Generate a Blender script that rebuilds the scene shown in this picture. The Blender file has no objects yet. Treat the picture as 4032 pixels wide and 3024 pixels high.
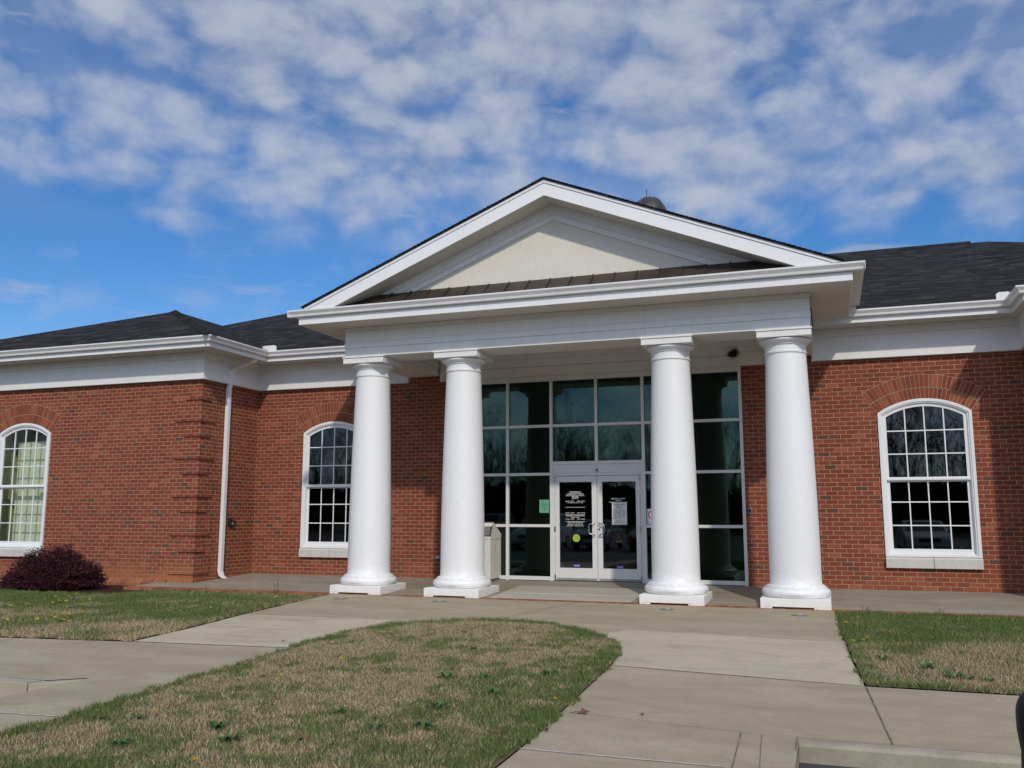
import bpy, bmesh, math, random
import numpy as np
from mathutils import Vector, Matrix
R = math.radians
scene = bpy.context.scene
COL = scene.collection
rng = random.Random(7)

# ------------------------------------------------------------------ camera
cd = bpy.data.cameras.new("camera"); cam = bpy.data.objects.new("camera", cd); COL.objects.link(cam)
cam.location = (4.606, -18.366, 1.406)
cam.rotation_euler = (R(90 + 8.297), 0, R(19.508))
cd.sensor_width = 36; cd.lens = 36 * 3501.9 / 4032; cd.clip_end = 2000; cd.clip_start = 0.05
scene.camera = cam

# ------------------------------------------------------------------ sun and sky
SUN_EL, SUN_AZ = R(38), R(27.5)            # azimuth measured from -Y towards +X
sd = bpy.data.lights.new("sun", 'SUN'); sun = bpy.data.objects.new("sun", sd); COL.objects.link(sun)
sd.energy = 2.6; sd.angle = R(1.6); sd.color = (1.0, 0.925, 0.81)
to_sun = Vector((math.sin(SUN_AZ) * math.cos(SUN_EL), -math.cos(SUN_AZ) * math.cos(SUN_EL), math.sin(SUN_EL)))
sun.rotation_euler = to_sun.to_track_quat('Z', 'Y').to_euler(); sun.location = (20, -40, 30)

vs = scene.view_settings
vs.view_transform = 'Standard'; vs.look = 'None'; vs.gamma = 1; vs.exposure = -0.20; vs.use_curve_mapping = False


class NT:
    """tiny helper to write node trees"""
    def __init__(self, tree): self.t = tree; self.n = tree.nodes; self.l = tree.links
    def put(self, sock, v):
        if hasattr(v, 'is_linked') or isinstance(v, bpy.types.NodeSocket): self.l.new(v, sock)
        elif isinstance(v, (tuple, list)) and len(v) == 3 and sock.type == 'RGBA': sock.default_value = (*v, 1)
        else: sock.default_value = v
    def node(self, typ, props=None, **ins):
        nd = self.n.new(typ)
        for k, v in (props or {}).items(): setattr(nd, k, v)
        for k, v in ins.items():
            key = int(k[1:]) if k[0] == 'i' and k[1:].isdigit() else k.replace('_', ' ')
            self.put(nd.inputs[key], v)
        return nd
    def math(self, op, a, b=0.0, c=0.0, clamp=False):
        nd = self.n.new('ShaderNodeMath'); nd.operation = op; nd.use_clamp = clamp
        self.put(nd.inputs[0], a); self.put(nd.inputs[1], b); self.put(nd.inputs[2], c); return nd.outputs[0]
    def smooth(self, x, lo, hi, a=0.0, b=1.0):
        nd = self.n.new('ShaderNodeMapRange'); nd.interpolation_type = 'SMOOTHSTEP'
        self.put(nd.inputs['Value'], x); self.put(nd.inputs['From Min'], lo); self.put(nd.inputs['From Max'], hi)
        self.put(nd.inputs['To Min'], a); self.put(nd.inputs['To Max'], b); return nd.outputs[0]
    def mix(self, f, a, b, blend='MIX'):
        nd = self.n.new('ShaderNodeMix'); nd.data_type = 'RGBA'; nd.blend_type = blend
        self.put(nd.inputs[0], f); self.put(nd.inputs[6], a); self.put(nd.inputs[7], b); return nd.outputs[2]
    def noise(self, vec, scale, detail=4, rough=0.55, dim='3D', dist=0.0):
        nd = self.n.new('ShaderNodeTexNoise'); nd.noise_dimensions = dim
        if vec is not None: self.l.new(vec, nd.inputs['Vector'])
        nd.inputs['Scale'].default_value = scale; nd.inputs['Detail'].default_value = detail
        nd.inputs['Roughness'].default_value = rough; nd.inputs['Distortion'].default_value = dist
        return nd.outputs['Fac']
    def xyz(self, v):
        nd = self.n.new('ShaderNodeSeparateXYZ'); self.l.new(v, nd.inputs[0]); return nd.outputs
    def comb(self, x, y, z=0.0):
        nd = self.n.new('ShaderNodeCombineXYZ')
        self.put(nd.inputs[0], x); self.put(nd.inputs[1], y); self.put(nd.inputs[2], z); return nd.outputs[0]
    def ramp(self, f, stops):
        nd = self.n.new('ShaderNodeValToRGB'); self.l.new(f, nd.inputs[0]); e = nd.color_ramp.elements
        while len(e) < len(stops): e.new(0.5)
        for k, (p, c) in enumerate(stops): e[k].position = p; e[k].color = (*c, 1)
        return nd.outputs[0]
    def bump(self, h, strength=0.3, dist=0.01):
        nd = self.n.new('ShaderNodeBump'); nd.inputs['Strength'].default_value = strength
        nd.inputs['Distance'].default_value = dist; self.l.new(h, nd.inputs['Height']); return nd.outputs[0]


# world: daylight sky with a broken deck of altocumulus at infinity
world = bpy.data.worlds.new("World"); scene.world = world; world.use_nodes = True
w = NT(world.node_tree); w.n.clear()
sky = w.node('ShaderNodeTexSky', {'sky_type': 'NISHITA', 'sun_disc': False, 'sun_elevation': SUN_EL,
                                  'sun_rotation': R(180) - SUN_AZ, 'air_density': 1.0, 'dust_density': 0.3, 'ozone_density': 3.0})
tc = w.node('ShaderNodeTexCoord')
dx, dy, dz = w.xyz(tc.outputs['Generated'])
def vmul(v, k): return w.node('ShaderNodeVectorMath', {'operation': 'MULTIPLY'}, i0=v, i1=k).outputs[0]
def vadd(v, k): return w.node('ShaderNodeVectorMath', {'operation': 'ADD'}, i0=v, i1=k).outputs[0]
gen = vadd(vmul(tc.outputs['Generated'], (1.0, 1.0, 1.55)), (5.3, 1.7, 0.4))
warp = w.node('ShaderNodeTexNoise', Vector=gen, Scale=5.0, Detail=3.0)
pw = w.node('ShaderNodeVectorMath', {'operation': 'MULTIPLY_ADD'}, i0=warp.outputs['Color'], i1=(0.07, 0.07, 0.05), i2=gen).outputs[0]
big = w.noise(pw, 2.6, 2, 0.5)
def billow(v, det):          # rounded heads: inverted smooth cells with finer cells and fluff on them
    vo = w.node('ShaderNodeTexVoronoi', {'feature': 'F1', 'normalize': True}, Vector=v, Scale=11.0, Detail=det, Roughness=0.5)
    d = vo.outputs['Distance']; return w.math('SUBTRACT', 0.74, w.math('MULTIPLY', w.math('MULTIPLY', d, d), 1.25))
puff = w.math('ADD', w.math('MULTIPLY', billow(pw, 1.0), 0.80), w.math('MULTIPLY', w.noise(pw, 19.0, 6, 0.55), 0.40))
puff_up = w.math('ADD', w.math('MULTIPLY', billow(vadd(pw, (0.0, 0.0, 0.03)), 0.0), 0.80), 0.15)
wisp = w.noise(vmul(pw, (3.0, 3.0, 14.0)), 1.5, 6, 0.6)
dens = w.math('ADD', w.math('MULTIPLY', big, 0.62), w.math('MULTIPLY', puff, 1.5))
deck = w.math('MAXIMUM', w.smooth(dz, 0.255, 0.345, -0.30, 0.075), w.smooth(dy, -0.2, -0.7, -0.26, 0.06))
dens = w.math('ADD', dens, deck)
cover = w.smooth(dens, 1.10, 1.66)
low = w.math('MULTIPLY', w.smooth(wisp, 0.56, 0.74), w.smooth(dz, 0.12, 0.25, 0.0, 0.75))
veil = w.math('MULTIPLY', w.smooth(dz, 0.26, 0.36, 0.0, 0.34), w.smooth(w.noise(pw, 3.4, 4, 0.5), 0.40, 0.62))     # thin sheet of haze cloud between the heads
cover = w.math('MAXIMUM', w.math('MAXIMUM', cover, low), veil)
thick = w.smooth(big, 0.44, 0.60)
lit = w.smooth(w.math('SUBTRACT', puff, puff_up), -0.12, 0.16)
ccol = w.mix(thick, (0.43, 0.50, 0.655), (0.30, 0.375, 0.545))
ccol = w.mix(w.math('MULTIPLY', lit, 0.8), ccol, (0.65, 0.685, 0.765))
hs = w.node('ShaderNodeHueSaturation', Saturation=1.30, Value=1.10, Color=sky.outputs[0])
skyc = w.node('ShaderNodeVectorMath', {'operation': 'SCALE'}, i0=hs.outputs[0], Scale=0.114)
skyt = w.node('ShaderNodeVectorMath', {'operation': 'MULTIPLY'}, i0=skyc.outputs[0], i1=(0.86, 0.91, 1.06)).outputs[0]
sunward = w.node('ShaderNodeVectorMath', {'operation': 'DOT_PRODUCT'}, i0=tc.outputs['Generated'], i1=tuple(to_sun)).outputs['Value']
glow = w.smooth(sunward, 0.1, 1.0, 1.0, 2.6)           # clouds between us and the sun scatter more light forward
ccol = w.node('ShaderNodeVectorMath', {'operation': 'SCALE'}, i0=ccol, Scale=glow).outputs[0]
col = w.mix(w.math('MULTIPLY', cover, 0.84), skyt, ccol)
bgsky = w.node('ShaderNodeBackground', Color=col, Strength=1.0)
out = w.node('ShaderNodeOutputWorld', Surface=bgsky.outputs[0])

# ------------------------------------------------------------------ object helpers
def link(o, parent=None):
    COL.objects.link(o)
    if parent is not None: o.parent = parent
    return o
def empty(name, loc=(0, 0, 0), parent=None, rz=0):
    o = bpy.data.objects.new(name, None); o.location = loc; o.rotation_euler = (0, 0, rz); o.empty_display_size = 0.2
    return link(o, parent)
def tag(o, label, cat, group=None, kind=None):
    if label: o['label'] = label
    if cat: o['category'] = cat
    if group: o['group'] = group
    if kind: o['kind'] = kind
    return o


class MB:
    """collects shapes, then links them as one mesh object"""
    def __init__(self): self.v = []; self.f = []; self.sm = []
    def add(self, vs, fs, smooth=False):
        b = len(self.v); self.v += [tuple(p) for p in vs]
        self.f += [tuple(b + i for i in f) for f in fs]; self.sm += [smooth] * len(fs); return self
    def box(self, x0, x1, y0, y1, z0, z1):
        v = [(x, y, z) for z in (z0, z1) for y in (y0, y1) for x in (x0, x1)]
        return self.add(v, [(0, 2, 3, 1), (4, 5, 7, 6), (0, 1, 5, 4), (2, 6, 7, 3), (0, 4, 6, 2), (1, 3, 7, 5)])
    def hexa(self, v): return self.add(v, [(0, 2, 3, 1), (4, 5, 7, 6), (0, 1, 5, 4), (2, 6, 7, 3), (0, 4, 6, 2), (1, 3, 7, 5)])
    def lathe(self, prof, cx=0, cy=0, n=64, smooth=True, caps=True):
        v = []; f = []
        for r, z in prof:
            for k in range(n):
                a = 2 * math.pi * k / n; v.append((cx + r * math.cos(a), cy + r * math.sin(a), z))
        for i in range(len(prof) - 1):
            for k in range(n):
                f.append((i * n + k, i * n + (k + 1) % n, (i + 1) * n + (k + 1) % n, (i + 1) * n + k))
        self.add(v, f, smooth)
        if caps:
            m = len(prof) - 1
            self.add([v[k] for k in range(n)], [tuple(range(n))[::-1]]); self.add([v[m * n + k] for k in range(n)], [tuple(range(n))])
        return self
    def tube(self, pts, r, n=8, r2=None):
        pts = [Vector(p) for p in pts]; L = len(pts); v = []; f = []
        for i, p in enumerate(pts):
            t = (pts[min(i + 1, L - 1)] - pts[max(i - 1, 0)]).normalized()
            a = t.orthogonal().normalized() if i == 0 else (a - t * a.dot(t)).normalized()
            b = t.cross(a); rr = r if r2 is None else r + (r2 - r) * i / (L - 1)
            for k in range(n):
                g = 2 * math.pi * k / n; v.append(p + (a * math.cos(g) + b * math.sin(g)) * rr)
        for i in range(L - 1):
            for k in range(n): f.append((i * n + k, i * n + (k + 1) % n, (i + 1) * n + (k + 1) % n, (i + 1) * n + k))
        f.append(tuple(range(n))[::-1]); f.append(tuple((L - 1) * n + k for k in range(n)))
        return self.add(v, f, True)
    def prism(self, poly, axis, a, b):
        """poly = 2D outline; axis 'x': (y,z), 'y': (x,z), 'z': (x,y)"""
        def P(p, t): return (t, p[0], p[1]) if axis == 'x' else (p[0], t, p[1]) if axis == 'y' else (p[0], p[1], t)
        n = len(poly); v = [P(p, a) for p in poly] + [P(p, b) for p in poly]
        f = [tuple(range(n))[::-1], tuple(range(n, 2 * n))] + [(k, (k + 1) % n, n + (k + 1) % n, n + k) for k in range(n)]
        return self.add(v, f)
    def ring(self, outer, inner, y0, y1):
        """band between two outlines of equal length in x,z, from y0 (front) to y1"""
        n = len(outer); v = [(x, y0, z) for x, z in outer] + [(x, y0, z) for x, z in inner] + [(x, y1, z) for x, z in outer] + [(x, y1, z) for x, z in inner]
        f = []
        for k in range(n):
            m = (k + 1) % n
            f += [(k, m, n + m, n + k), (2 * n + m, 2 * n + k, 3 * n + k, 3 * n + m), (m, k, 2 * n + k, 2 * n + m), (n + k, n + m, 3 * n + m, 3 * n + k)]
        return self.add(v, f)
    def sweep(self, path, prof):
        """closed profile of (out, z) along an xy path with mitred corners; out = right-hand side"""
        n = len(prof); v = []; f = []; L = len(path); P = [Vector(p) for p in path]
        for i in range(L):
            d0 = (P[i] - P[i - 1]).normalized() if i > 0 else (P[1] - P[0]).normalized()
            d1 = (P[i + 1] - P[i]).normalized() if i < L - 1 else d0
            n0 = Vector((d0.y, -d0.x)); n1 = Vector((d1.y, -d1.x)); m = n0 + n1; m = m / m.dot(n0)
            for o, z in prof: v.append((P[i].x + m.x * o, P[i].y + m.y * o, z))
        for i in range(L - 1):
            for k in range(n): f.append((i * n + k, i * n + (k + 1) % n, (i + 1) * n + (k + 1) % n, (i + 1) * n + k))
        f.append(tuple(range(n))[::-1]); f.append(tuple((L - 1) * n + k for k in range(n)))
        return self.add(v, f)
    def poly(self, outline, zf, holes=()):
        """flat or sloped sheet: triangulated outline with holes, z = zf(x, y)"""
        bm = bmesh.new()
        for loop in [outline, *holes]:
            vv = [bm.verts.new((x, y, 0)) for x, y in loop]
            for k in range(len(vv)): bm.edges.new((vv[k], vv[(k + 1) % len(vv)]))
        bmesh.ops.triangle_fill(bm, use_beauty=True, use_dissolve=False, edges=bm.edges[:], normal=(0, 0, 1))
        bm.verts.index_update()
        v = [(q.co.x, q.co.y, zf(q.co.x, q.co.y)) for q in bm.verts]
        f = []
        for fc in bm.faces:
            ids = [q.index for q in fc.verts]; fc.normal_update()
            f.append(tuple(ids if fc.normal.z >= 0 else ids[::-1]))
        bm.free(); return self.add(v, f)
    def build(self, name, mat, parent=None, loc=None, bevel=0, fix=True):
        me = bpy.data.meshes.new(name); me.from_pydata(self.v, [], self.f)
        me.polygons.foreach_set('use_smooth', self.sm)
        if fix:
            bm = bmesh.new(); bm.from_mesh(me); bmesh.ops.recalc_face_normals(bm, faces=bm.faces[:]); bm.to_mesh(me); bm.free()
        me.materials.append(mat); me.update()
        if any(self.sm): me.set_sharp_from_angle(angle=R(38))
        o = bpy.data.objects.new(name, me)
        if loc: o.location = loc
        if bevel:
            b = o.modifiers.new('bevel', 'BEVEL'); b.width = bevel; b.segments = 2; b.limit_method = 'ANGLE'; b.angle_limit = R(40)
        return link(o, parent)


def dup(o, parent, loc):
    c = o.copy(); COL.objects.link(c); c.parent = parent; c.location = loc
    for ch in o.children:
        d = ch.copy(); COL.objects.link(d); d.parent = c
    return c

# ------------------------------------------------------------------ materials
M = {}
def mat(name):
    m = bpy.data.materials.new(name); m.use_nodes = True; t = NT(m.node_tree); t.n.clear()
    t.o = t.node('ShaderNodeOutputMaterial'); t.p = t.node('ShaderNodeBsdfPrincipled'); t.l.new(t.p.outputs[0], t.o.inputs[0])
    t.pos = t.node('ShaderNodeTexCoord').outputs['Object']
    M[name] = m; return t
def setp(t, color=None, rough=0.5, metal=0.0, spec=0.5, normal=None):
    if color is not None: t.put(t.p.inputs['Base Color'], color)
    t.put(t.p.inputs['Roughness'], rough); t.put(t.p.inputs['Metallic'], metal); t.put(t.p.inputs['Specular IOR Level'], spec)
    if normal is not None: t.put(t.p.inputs['Normal'], normal)
def wall_axis(t):
    """u runs along the wall whichever way it faces"""
    g = t.node('ShaderNodeNewGeometry'); nx, ny, nz = t.xyz(g.outputs['True Normal']); x, y, z = t.xyz(t.pos)
    f = t.math('GREATER_THAN', t.math('ABSOLUTE', nx), t.math('ABSOLUTE', ny))
    m = t.node('ShaderNodeMix', {'data_type': 'FLOAT'}); t.put(m.inputs[0], f); t.put(m.inputs[2], x); t.put(m.inputs[3], y)
    return m.outputs[0], z, f

def paint(name, c, rough=0.45, var=0.05, dirt=0.0):
    t = mat(name); n = t.noise(t.pos, 1.3, 5); n2 = t.noise(t.pos, 14, 3)
    f = t.math('MULTIPLY', t.math('ADD', n, n2), 0.5)
    dark = tuple(k * (1 - var * 2.2) for k in c); lite = tuple(min(1, k * (1 + var)) for k in c)
    colr = t.ramp(f, [(0.3, dark), (0.7, lite)])
    if dirt:
        x, y, z = t.xyz(t.pos); s = t.noise(t.comb(t.math('MULTIPLY', x, 9), t.math('MULTIPLY', y, 9), t.math('MULTIPLY', z, 0.8)), 1.0, 4)
        colr = t.mix(t.math('MULTIPLY', t.smooth(s, 0.52, 0.75), dirt), colr, (0.42, 0.36, 0.27))
    setp(t, colr, rough, normal=t.bump(n2, 0.05, 0.005)); return t
t = paint('white_paint', (0.78, 0.775, 0.755), 0.5, 0.035, 0.10)
x, y, z = t.xyz(t.pos); src = t.p.inputs['Base Color'].links[0].from_socket      # butt joints between the boards
jf = t.math('LESS_THAN', t.math('FRACT', t.math('DIVIDE', t.math('ADD', x, 31.3), 3.66)), 0.0010)
t.put(t.p.inputs['Base Color'], t.mix(jf, src, (0.50, 0.49, 0.46)))
t = paint('column_paint', (0.80, 0.80, 0.79), 0.45, 0.02, 0.03)
x, y, z = t.xyz(t.pos); src = t.p.inputs['Base Color'].links[0].from_socket      # dirt and scuffs low on the shafts
st = t.math('MULTIPLY', t.smooth(z, 0.02, 0.55, 0.5, 0.0), t.smooth(t.noise(t.pos, 9, 6, 0.65), 0.5, 0.72))
t.put(t.p.inputs['Base Color'], t.mix(st, src, (0.46, 0.36, 0.24)))
paint('gutter_white', (0.80, 0.80, 0.79), 0.3, 0.03, 0.12)
paint('soffit_white', (0.66, 0.63, 0.57), 0.6, 0.05, 0.08)
paint('vinyl_white', (0.78, 0.79, 0.79), 0.35, 0.02)
paint('frame_white', (0.70, 0.70, 0.68), 0.35, 0.03, 0.05)
paint('stucco', (0.69, 0.65, 0.565), 0.8, 0.045, 0.07)
paint('sill_stone', (0.58, 0.565, 0.52), 0.8, 0.06, 0.25)
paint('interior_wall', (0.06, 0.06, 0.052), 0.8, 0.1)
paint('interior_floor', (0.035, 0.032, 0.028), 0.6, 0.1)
paint('blind_cloth', (0.80, 0.80, 0.72), 0.9, 0.03)
paint('curtain_wall', (0.55, 0.52, 0.30), 0.9, 0.05)
paint('bin_beige', (0.70, 0.67, 0.60), 0.6, 0.09, 0.35)
paint('bin_dark', (0.17, 0.165, 0.15), 0.7, 0.09, 0.2)
paint('black_plastic', (0.02, 0.02, 0.022), 0.4, 0.1)
paint('obstacle_black', (0.004, 0.004, 0.004), 0.5, 0.1)
paint('grey_box', (0.30, 0.29, 0.27), 0.45, 0.08)
paint('red_dot', (0.6, 0.05, 0.06), 0.5, 0.02)
paint('letter_white', (0.85, 0.85, 0.83), 0.6, 0.01)
paint('letter_black', (0.012, 0.012, 0.012), 0.6, 0.01)
paint('paper_white', (0.74, 0.74, 0.74), 0.8, 0.02)
paint('paper_green', (0.15, 0.38, 0.25), 0.8, 0.05)
paint('bar_green', (0.10, 0.36, 0.23), 0.5, 0.05)
paint('sticker_lime', (0.42, 0.58, 0.06), 0.6, 0.03)
paint('sticker_blue', (0.035, 0.03, 0.25), 0.6, 0.05)
paint('sticker_dim', (0.12, 0.12, 0.035), 0.6, 0.05)
paint('yellow_paper', (0.45, 0.40, 0.06), 0.8, 0.05)
paint('flower_yellow', (0.78, 0.52, 0.02), 0.7, 0.1)
paint('stem_green', (0.08, 0.16, 0.03), 0.7, 0.1)
paint('weed_green', (0.045, 0.13, 0.02), 0.6, 0.25)
paint('dry_leaf', (0.16, 0.08, 0.04), 0.8, 0.2)
paint('twig', (0.06, 0.035, 0.02), 0.9, 0.3)
paint('chair_white', (0.55, 0.56, 0.55), 0.6, 0.02)

t = mat('steel'); setp(t, (0.45, 0.45, 0.44), 0.3, 1.0)
t = mat('bronze_dome'); n = t.noise(t.pos, 5, 5); setp(t, t.ramp(n, [(0.3, (0.035, 0.035, 0.037)), (0.75, (0.075, 0.072, 0.07))]), 0.45, 0.5)
t = mat('bronze_rib'); setp(t, (0.13, 0.085, 0.06), 0.5, 0.5)
t = mat('plinth_paint')
x, y, z = t.xyz(t.pos); n = t.noise(t.pos, 6, 6); n2 = t.noise(t.pos, 40, 4)
low = t.smooth(z, -0.115, 0.03, 1.0, 0.0)
rust = t.math('MULTIPLY', t.smooth(n, 0.50, 0.82), low)
c0 = t.mix(t.math('MULTIPLY', rust, 0.85), (0.79, 0.775, 0.735), (0.50, 0.30, 0.13))
c0 = t.mix(t.math('MULTIPLY', t.smooth(n2, 0.62, 0.70), t.math('MULTIPLY', low, 0.8)), c0, (0.16, 0.13, 0.10))
setp(t, c0, 0.55, normal=t.bump(n2, 0.1, 0.01))

def brick_nodes(t, stain):
    u, z, f = wall_axis(t)
    H, W = 0.0838, 0.219
    zz = t.math('DIVIDE', t.math('ADD', z, 0.0046 + 24 * 0.0838), H); row = t.math('FLOOR', zz); fz = t.math('FRACT', zz)
    off = t.math('MULTIPLY', t.math('MODULO', row, 2.0), 0.5)
    uu = t.math('ADD', t.math('DIVIDE', t.math('ADD', u, 40.03), W), off); colm = t.math('FLOOR', uu); fu = t.math('FRACT', uu)
    wn = t.node('ShaderNodeTexWhiteNoise', {'noise_dimensions': '3D'}, Vector=t.comb(colm, row, f)).outputs
    rnd = wn['Value']
    br = t.ramp(rnd, [(0.0, (0.085, 0.050, 0.043)), (0.03, (0.12, 0.058, 0.042)), (0.075, (0.190, 0.042, 0.025)), (0.35, (0.225, 0.046, 0.027)),
                      (0.65, (0.250, 0.054, 0.030)), (0.92, (0.285, 0.068, 0.037)), (1.0, (0.37, 0.105, 0.057))])
    n = t.noise(t.pos, 38, 4, 0.65); nb = t.noise(t.pos, 0.55, 3)
    br = t.mix(t.smooth(n, 0.3, 0.75, 0.0, 0.45), br, (0.12, 0.04, 0.028))
    br = t.mix(t.smooth(nb, 0.35, 0.7, 0.0, 0.22), br, (0.28, 0.085, 0.045))
    mort = t.ramp(t.noise(t.pos, 9, 4), [(0.3, (0.30, 0.19, 0.105)), (0.7, (0.48, 0.345, 0.21))])
    a = 0.068; b = 0.028
    ez = t.math('MINIMUM', t.smooth(fz, a * 0.75, a * 1.25), t.smooth(fz, 1 - a * 1.25, 1 - a * 0.75, 1.0, 0.0))
    eu = t.math('MINIMUM', t.smooth(fu, b * 0.75, b * 1.25), t.smooth(fu, 1 - b * 1.25, 1 - b * 0.75, 1.0, 0.0))
    isb = t.math('MINIMUM', ez, eu)
    c = t.mix(isb, mort, br)
    if stain:   # red clay splashed up from the ground
        low = t.math('ADD', t.smooth(z, -0.12, 0.45, 0.22, 0.0), t.math('MULTIPLY', t.smooth(z, -0.2, 0.6, 0.5, 0.0), t.math('LESS_THAN', u, -8.4)))
        c = t.mix(t.math('MULTIPLY', low, t.smooth(t.noise(t.pos, 2.2, 5), 0.25, 0.6)), c, (0.42, 0.17, 0.07))
    ht = t.math('ADD', t.math('MULTIPLY', isb, 1.0), t.math('MULTIPLY', n, 0.35))
    setp(t, c, 0.85, spec=0.25, normal=t.bump(ht, 0.75, 0.008))
brick_nodes(mat('brick'), True)
t = mat('brick_loose')       # single bricks modelled one by one (arches, edging)
g = t.node('ShaderNodeNewGeometry'); n = t.noise(t.pos, 30, 4, 0.6)
c = t.ramp(g.outputs['Random Per Island'], [(0, (0.15, 0.042, 0.026)), (0.1, (0.21, 0.054, 0.031)), (0.6, (0.26, 0.070, 0.037)), (1, (0.34, 0.11, 0.058))])
c = t.mix(t.smooth(n, 0.3, 0.75, 0, 0.5), c, (0.15, 0.045, 0.03)); setp(t, c, 0.85, spec=0.25, normal=t.bump(n, 0.5, 0.006))
t = mat('brick_clay')        # edging stained with red clay
g = t.node('ShaderNodeNewGeometry'); n = t.noise(t.pos, 12, 5, 0.6)
c = t.ramp(g.outputs['Random Per Island'], [(0, (0.16, 0.06, 0.04)), (0.5, (0.27, 0.095, 0.055)), (1, (0.35, 0.14, 0.075))])
c = t.mix(t.smooth(n, 0.35, 0.7, 0, 0.5), c, (0.34, 0.16, 0.08)); setp(t, c, 0.9, spec=0.2, normal=t.bump(n, 0.5, 0.006))
t = mat('mortar'); setp(t, t.ramp(t.noise(t.pos, 20, 4), [(0.3, (0.36, 0.26, 0.16)), (0.7, (0.52, 0.40, 0.27))]), 0.95, spec=0.1)

def shingles(name):
    t = mat(name); u, z, f = wall_axis(t); H, W = 0.057, 0.31
    zz = t.math('DIVIDE', t.math('ADD', z, 3.0), H); row = t.math('FLOOR', zz); fz = t.math('FRACT', zz)
    wr = t.node('ShaderNodeTexWhiteNoise', {'noise_dimensions': '1D'}, W=row).outputs['Value']
    uu = t.math('ADD', t.math('DIVIDE', u, W), t.math('MULTIPLY', wr, 7.0)); c_ = t.math('FLOOR', uu); fu = t.math('FRACT', uu)
    wn = t.node('ShaderNodeTexWhiteNoise', {'noise_dimensions': '3D'}, Vector=t.comb(c_, row, f)).outputs['Value']
    gr = t.noise(t.pos, 120, 3, 0.7)
    c = t.ramp(wn, [(0, (0.008, 0.008, 0.009)), (0.4, (0.016, 0.016, 0.017)), (0.75, (0.032, 0.031, 0.032)), (1, (0.060, 0.058, 0.056))])
    c = t.mix(t.smooth(gr, 0.3, 0.7, 0.0, 0.45), c, (0.040, 0.039, 0.038))
    lip = t.smooth(fz, 0.0, 0.22)                      # shadow line at each course's butt edge, put into the colour
    half = t.math('GREATER_THAN', wn, 0.5)
    c = t.mix(t.math('MULTIPLY', t.math('SUBTRACT', 1.0, lip), t.math('ADD', 0.40, t.math('MULTIPLY', half, 0.58))), c, (0.006, 0.006, 0.007))
    nb = t.noise(t.pos, 0.5, 3); c = t.mix(t.smooth(nb, 0.35, 0.7, 0, 0.2), c, (0.04, 0.039, 0.038))
    setp(t, c, 0.95, spec=0.06, normal=t.bump(t.math('ADD', t.math('SUBTRACT', half, fz), t.math('MULTIPLY', gr, 0.5)), 0.8, 0.012))
shingles('shingle')
t = mat('seam_metal'); n = t.noise(t.pos, 3, 5); n2 = t.noise(t.pos, 22, 5)
c = t.ramp(n, [(0.25, (0.026, 0.018, 0.014)), (0.5, (0.042, 0.029, 0.021)), (0.75, (0.068, 0.047, 0.034))])
setp(t, t.mix(t.smooth(n2, 0.5, 0.75, 0, 0.4), c, (0.10, 0.07, 0.05)), 0.5, 0.25)

def concrete(name, c0, c1, stainc, amt, z_=3.0):
    t = mat(name); x, y, z = t.xyz(t.pos)
    st = t.comb(x, t.math('MULTIPLY', y, 2.4), z)
    n = t.noise(st, 0.55, 6, 0.6); n2 = t.noise(t.pos, 5, 5, 0.6); n3 = t.noise(t.pos, 70, 4, 0.75); n4 = t.noise(st, 0.9, 6, 0.65, dist=0.6)
    c = t.mix(t.smooth(n, 0.3, 0.7), c0, c1)
    c = t.mix(t.smooth(n4, 0.46, 0.72, 0, amt * .62), c, stainc)
    c = t.mix(t.smooth(n2, 0.35, 0.7, 0, 0.26), c, tuple(k * 0.68 for k in c0))
    for px_, py__, rr in ((2.75, -3.12, .62), (4.45, -3.15, .75), (-3.4, -3.1, .4)):      # rust washed off the column feet
        dd = t.node('ShaderNodeVectorMath', {'operation': 'DISTANCE'}, i0=t.pos, i1=(px_, py__, -.11)).outputs['Value']
        c = t.mix(t.math('MULTIPLY', t.smooth(dd, .05, rr, .6, 0.0), t.smooth(n2, .3, .6)), c, (0.40, 0.22, 0.085))
    c = t.mix(t.smooth(n3, 0.35, 0.65, 0, 0.42), c, tuple(k * 0.62 for k in c0))
    sp = t.node('ShaderNodeTexVoronoi', Vector=t.pos, Scale=28.0); c = t.mix(t.smooth(sp.outputs['Distance'], 0.05, 0.10, 0.35, 0.0), c, (0.12, 0.10, 0.08))
    setp(t, c, 0.85, spec=0.3, normal=t.bump(t.math('ADD', n3, n2), 0.25, 0.004)); return t
concrete('concrete', (0.350, 0.290, 0.198), (0.432, 0.365, 0.255), (0.20, 0.158, 0.105), 0.7)
concrete('concrete_pale', (0.462, 0.392, 0.282), (0.542, 0.465, 0.342), (0.26, 0.21, 0.148), 0.9)
concrete('concrete_slab', (0.275, 0.235, 0.175), (0.36, 0.315, 0.24), (0.16, 0.125, 0.085), 0.75)
concrete('concrete_landing', (0.44, 0.395, 0.32), (0.50, 0.455, 0.375), (0.33, 0.28, 0.21), 0.5)
concrete('concrete_curb', (0.36, 0.315, 0.24), (0.44, 0.39, 0.30), (0.15, 0.12, 0.085), 0.9)
t = mat('joint'); setp(t, t.ramp(t.noise(t.pos, 7, 5, 0.65), [(0.35, (0.07, 0.058, 0.045)), (0.62, (0.26, 0.22, 0.165))]), 0.95, spec=0.1)
t = mat('joint_pale'); setp(t, t.ramp(t.noise(t.pos, 14, 4), [(0.35, (0.38, 0.35, 0.30)), (0.6, (0.58, 0.55, 0.50))]), 0.95, spec=0.1)
t = mat('asphalt'); n = t.noise(t.pos, 130, 4, 0.7); n2 = t.noise(t.pos, 0.7, 4)
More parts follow.
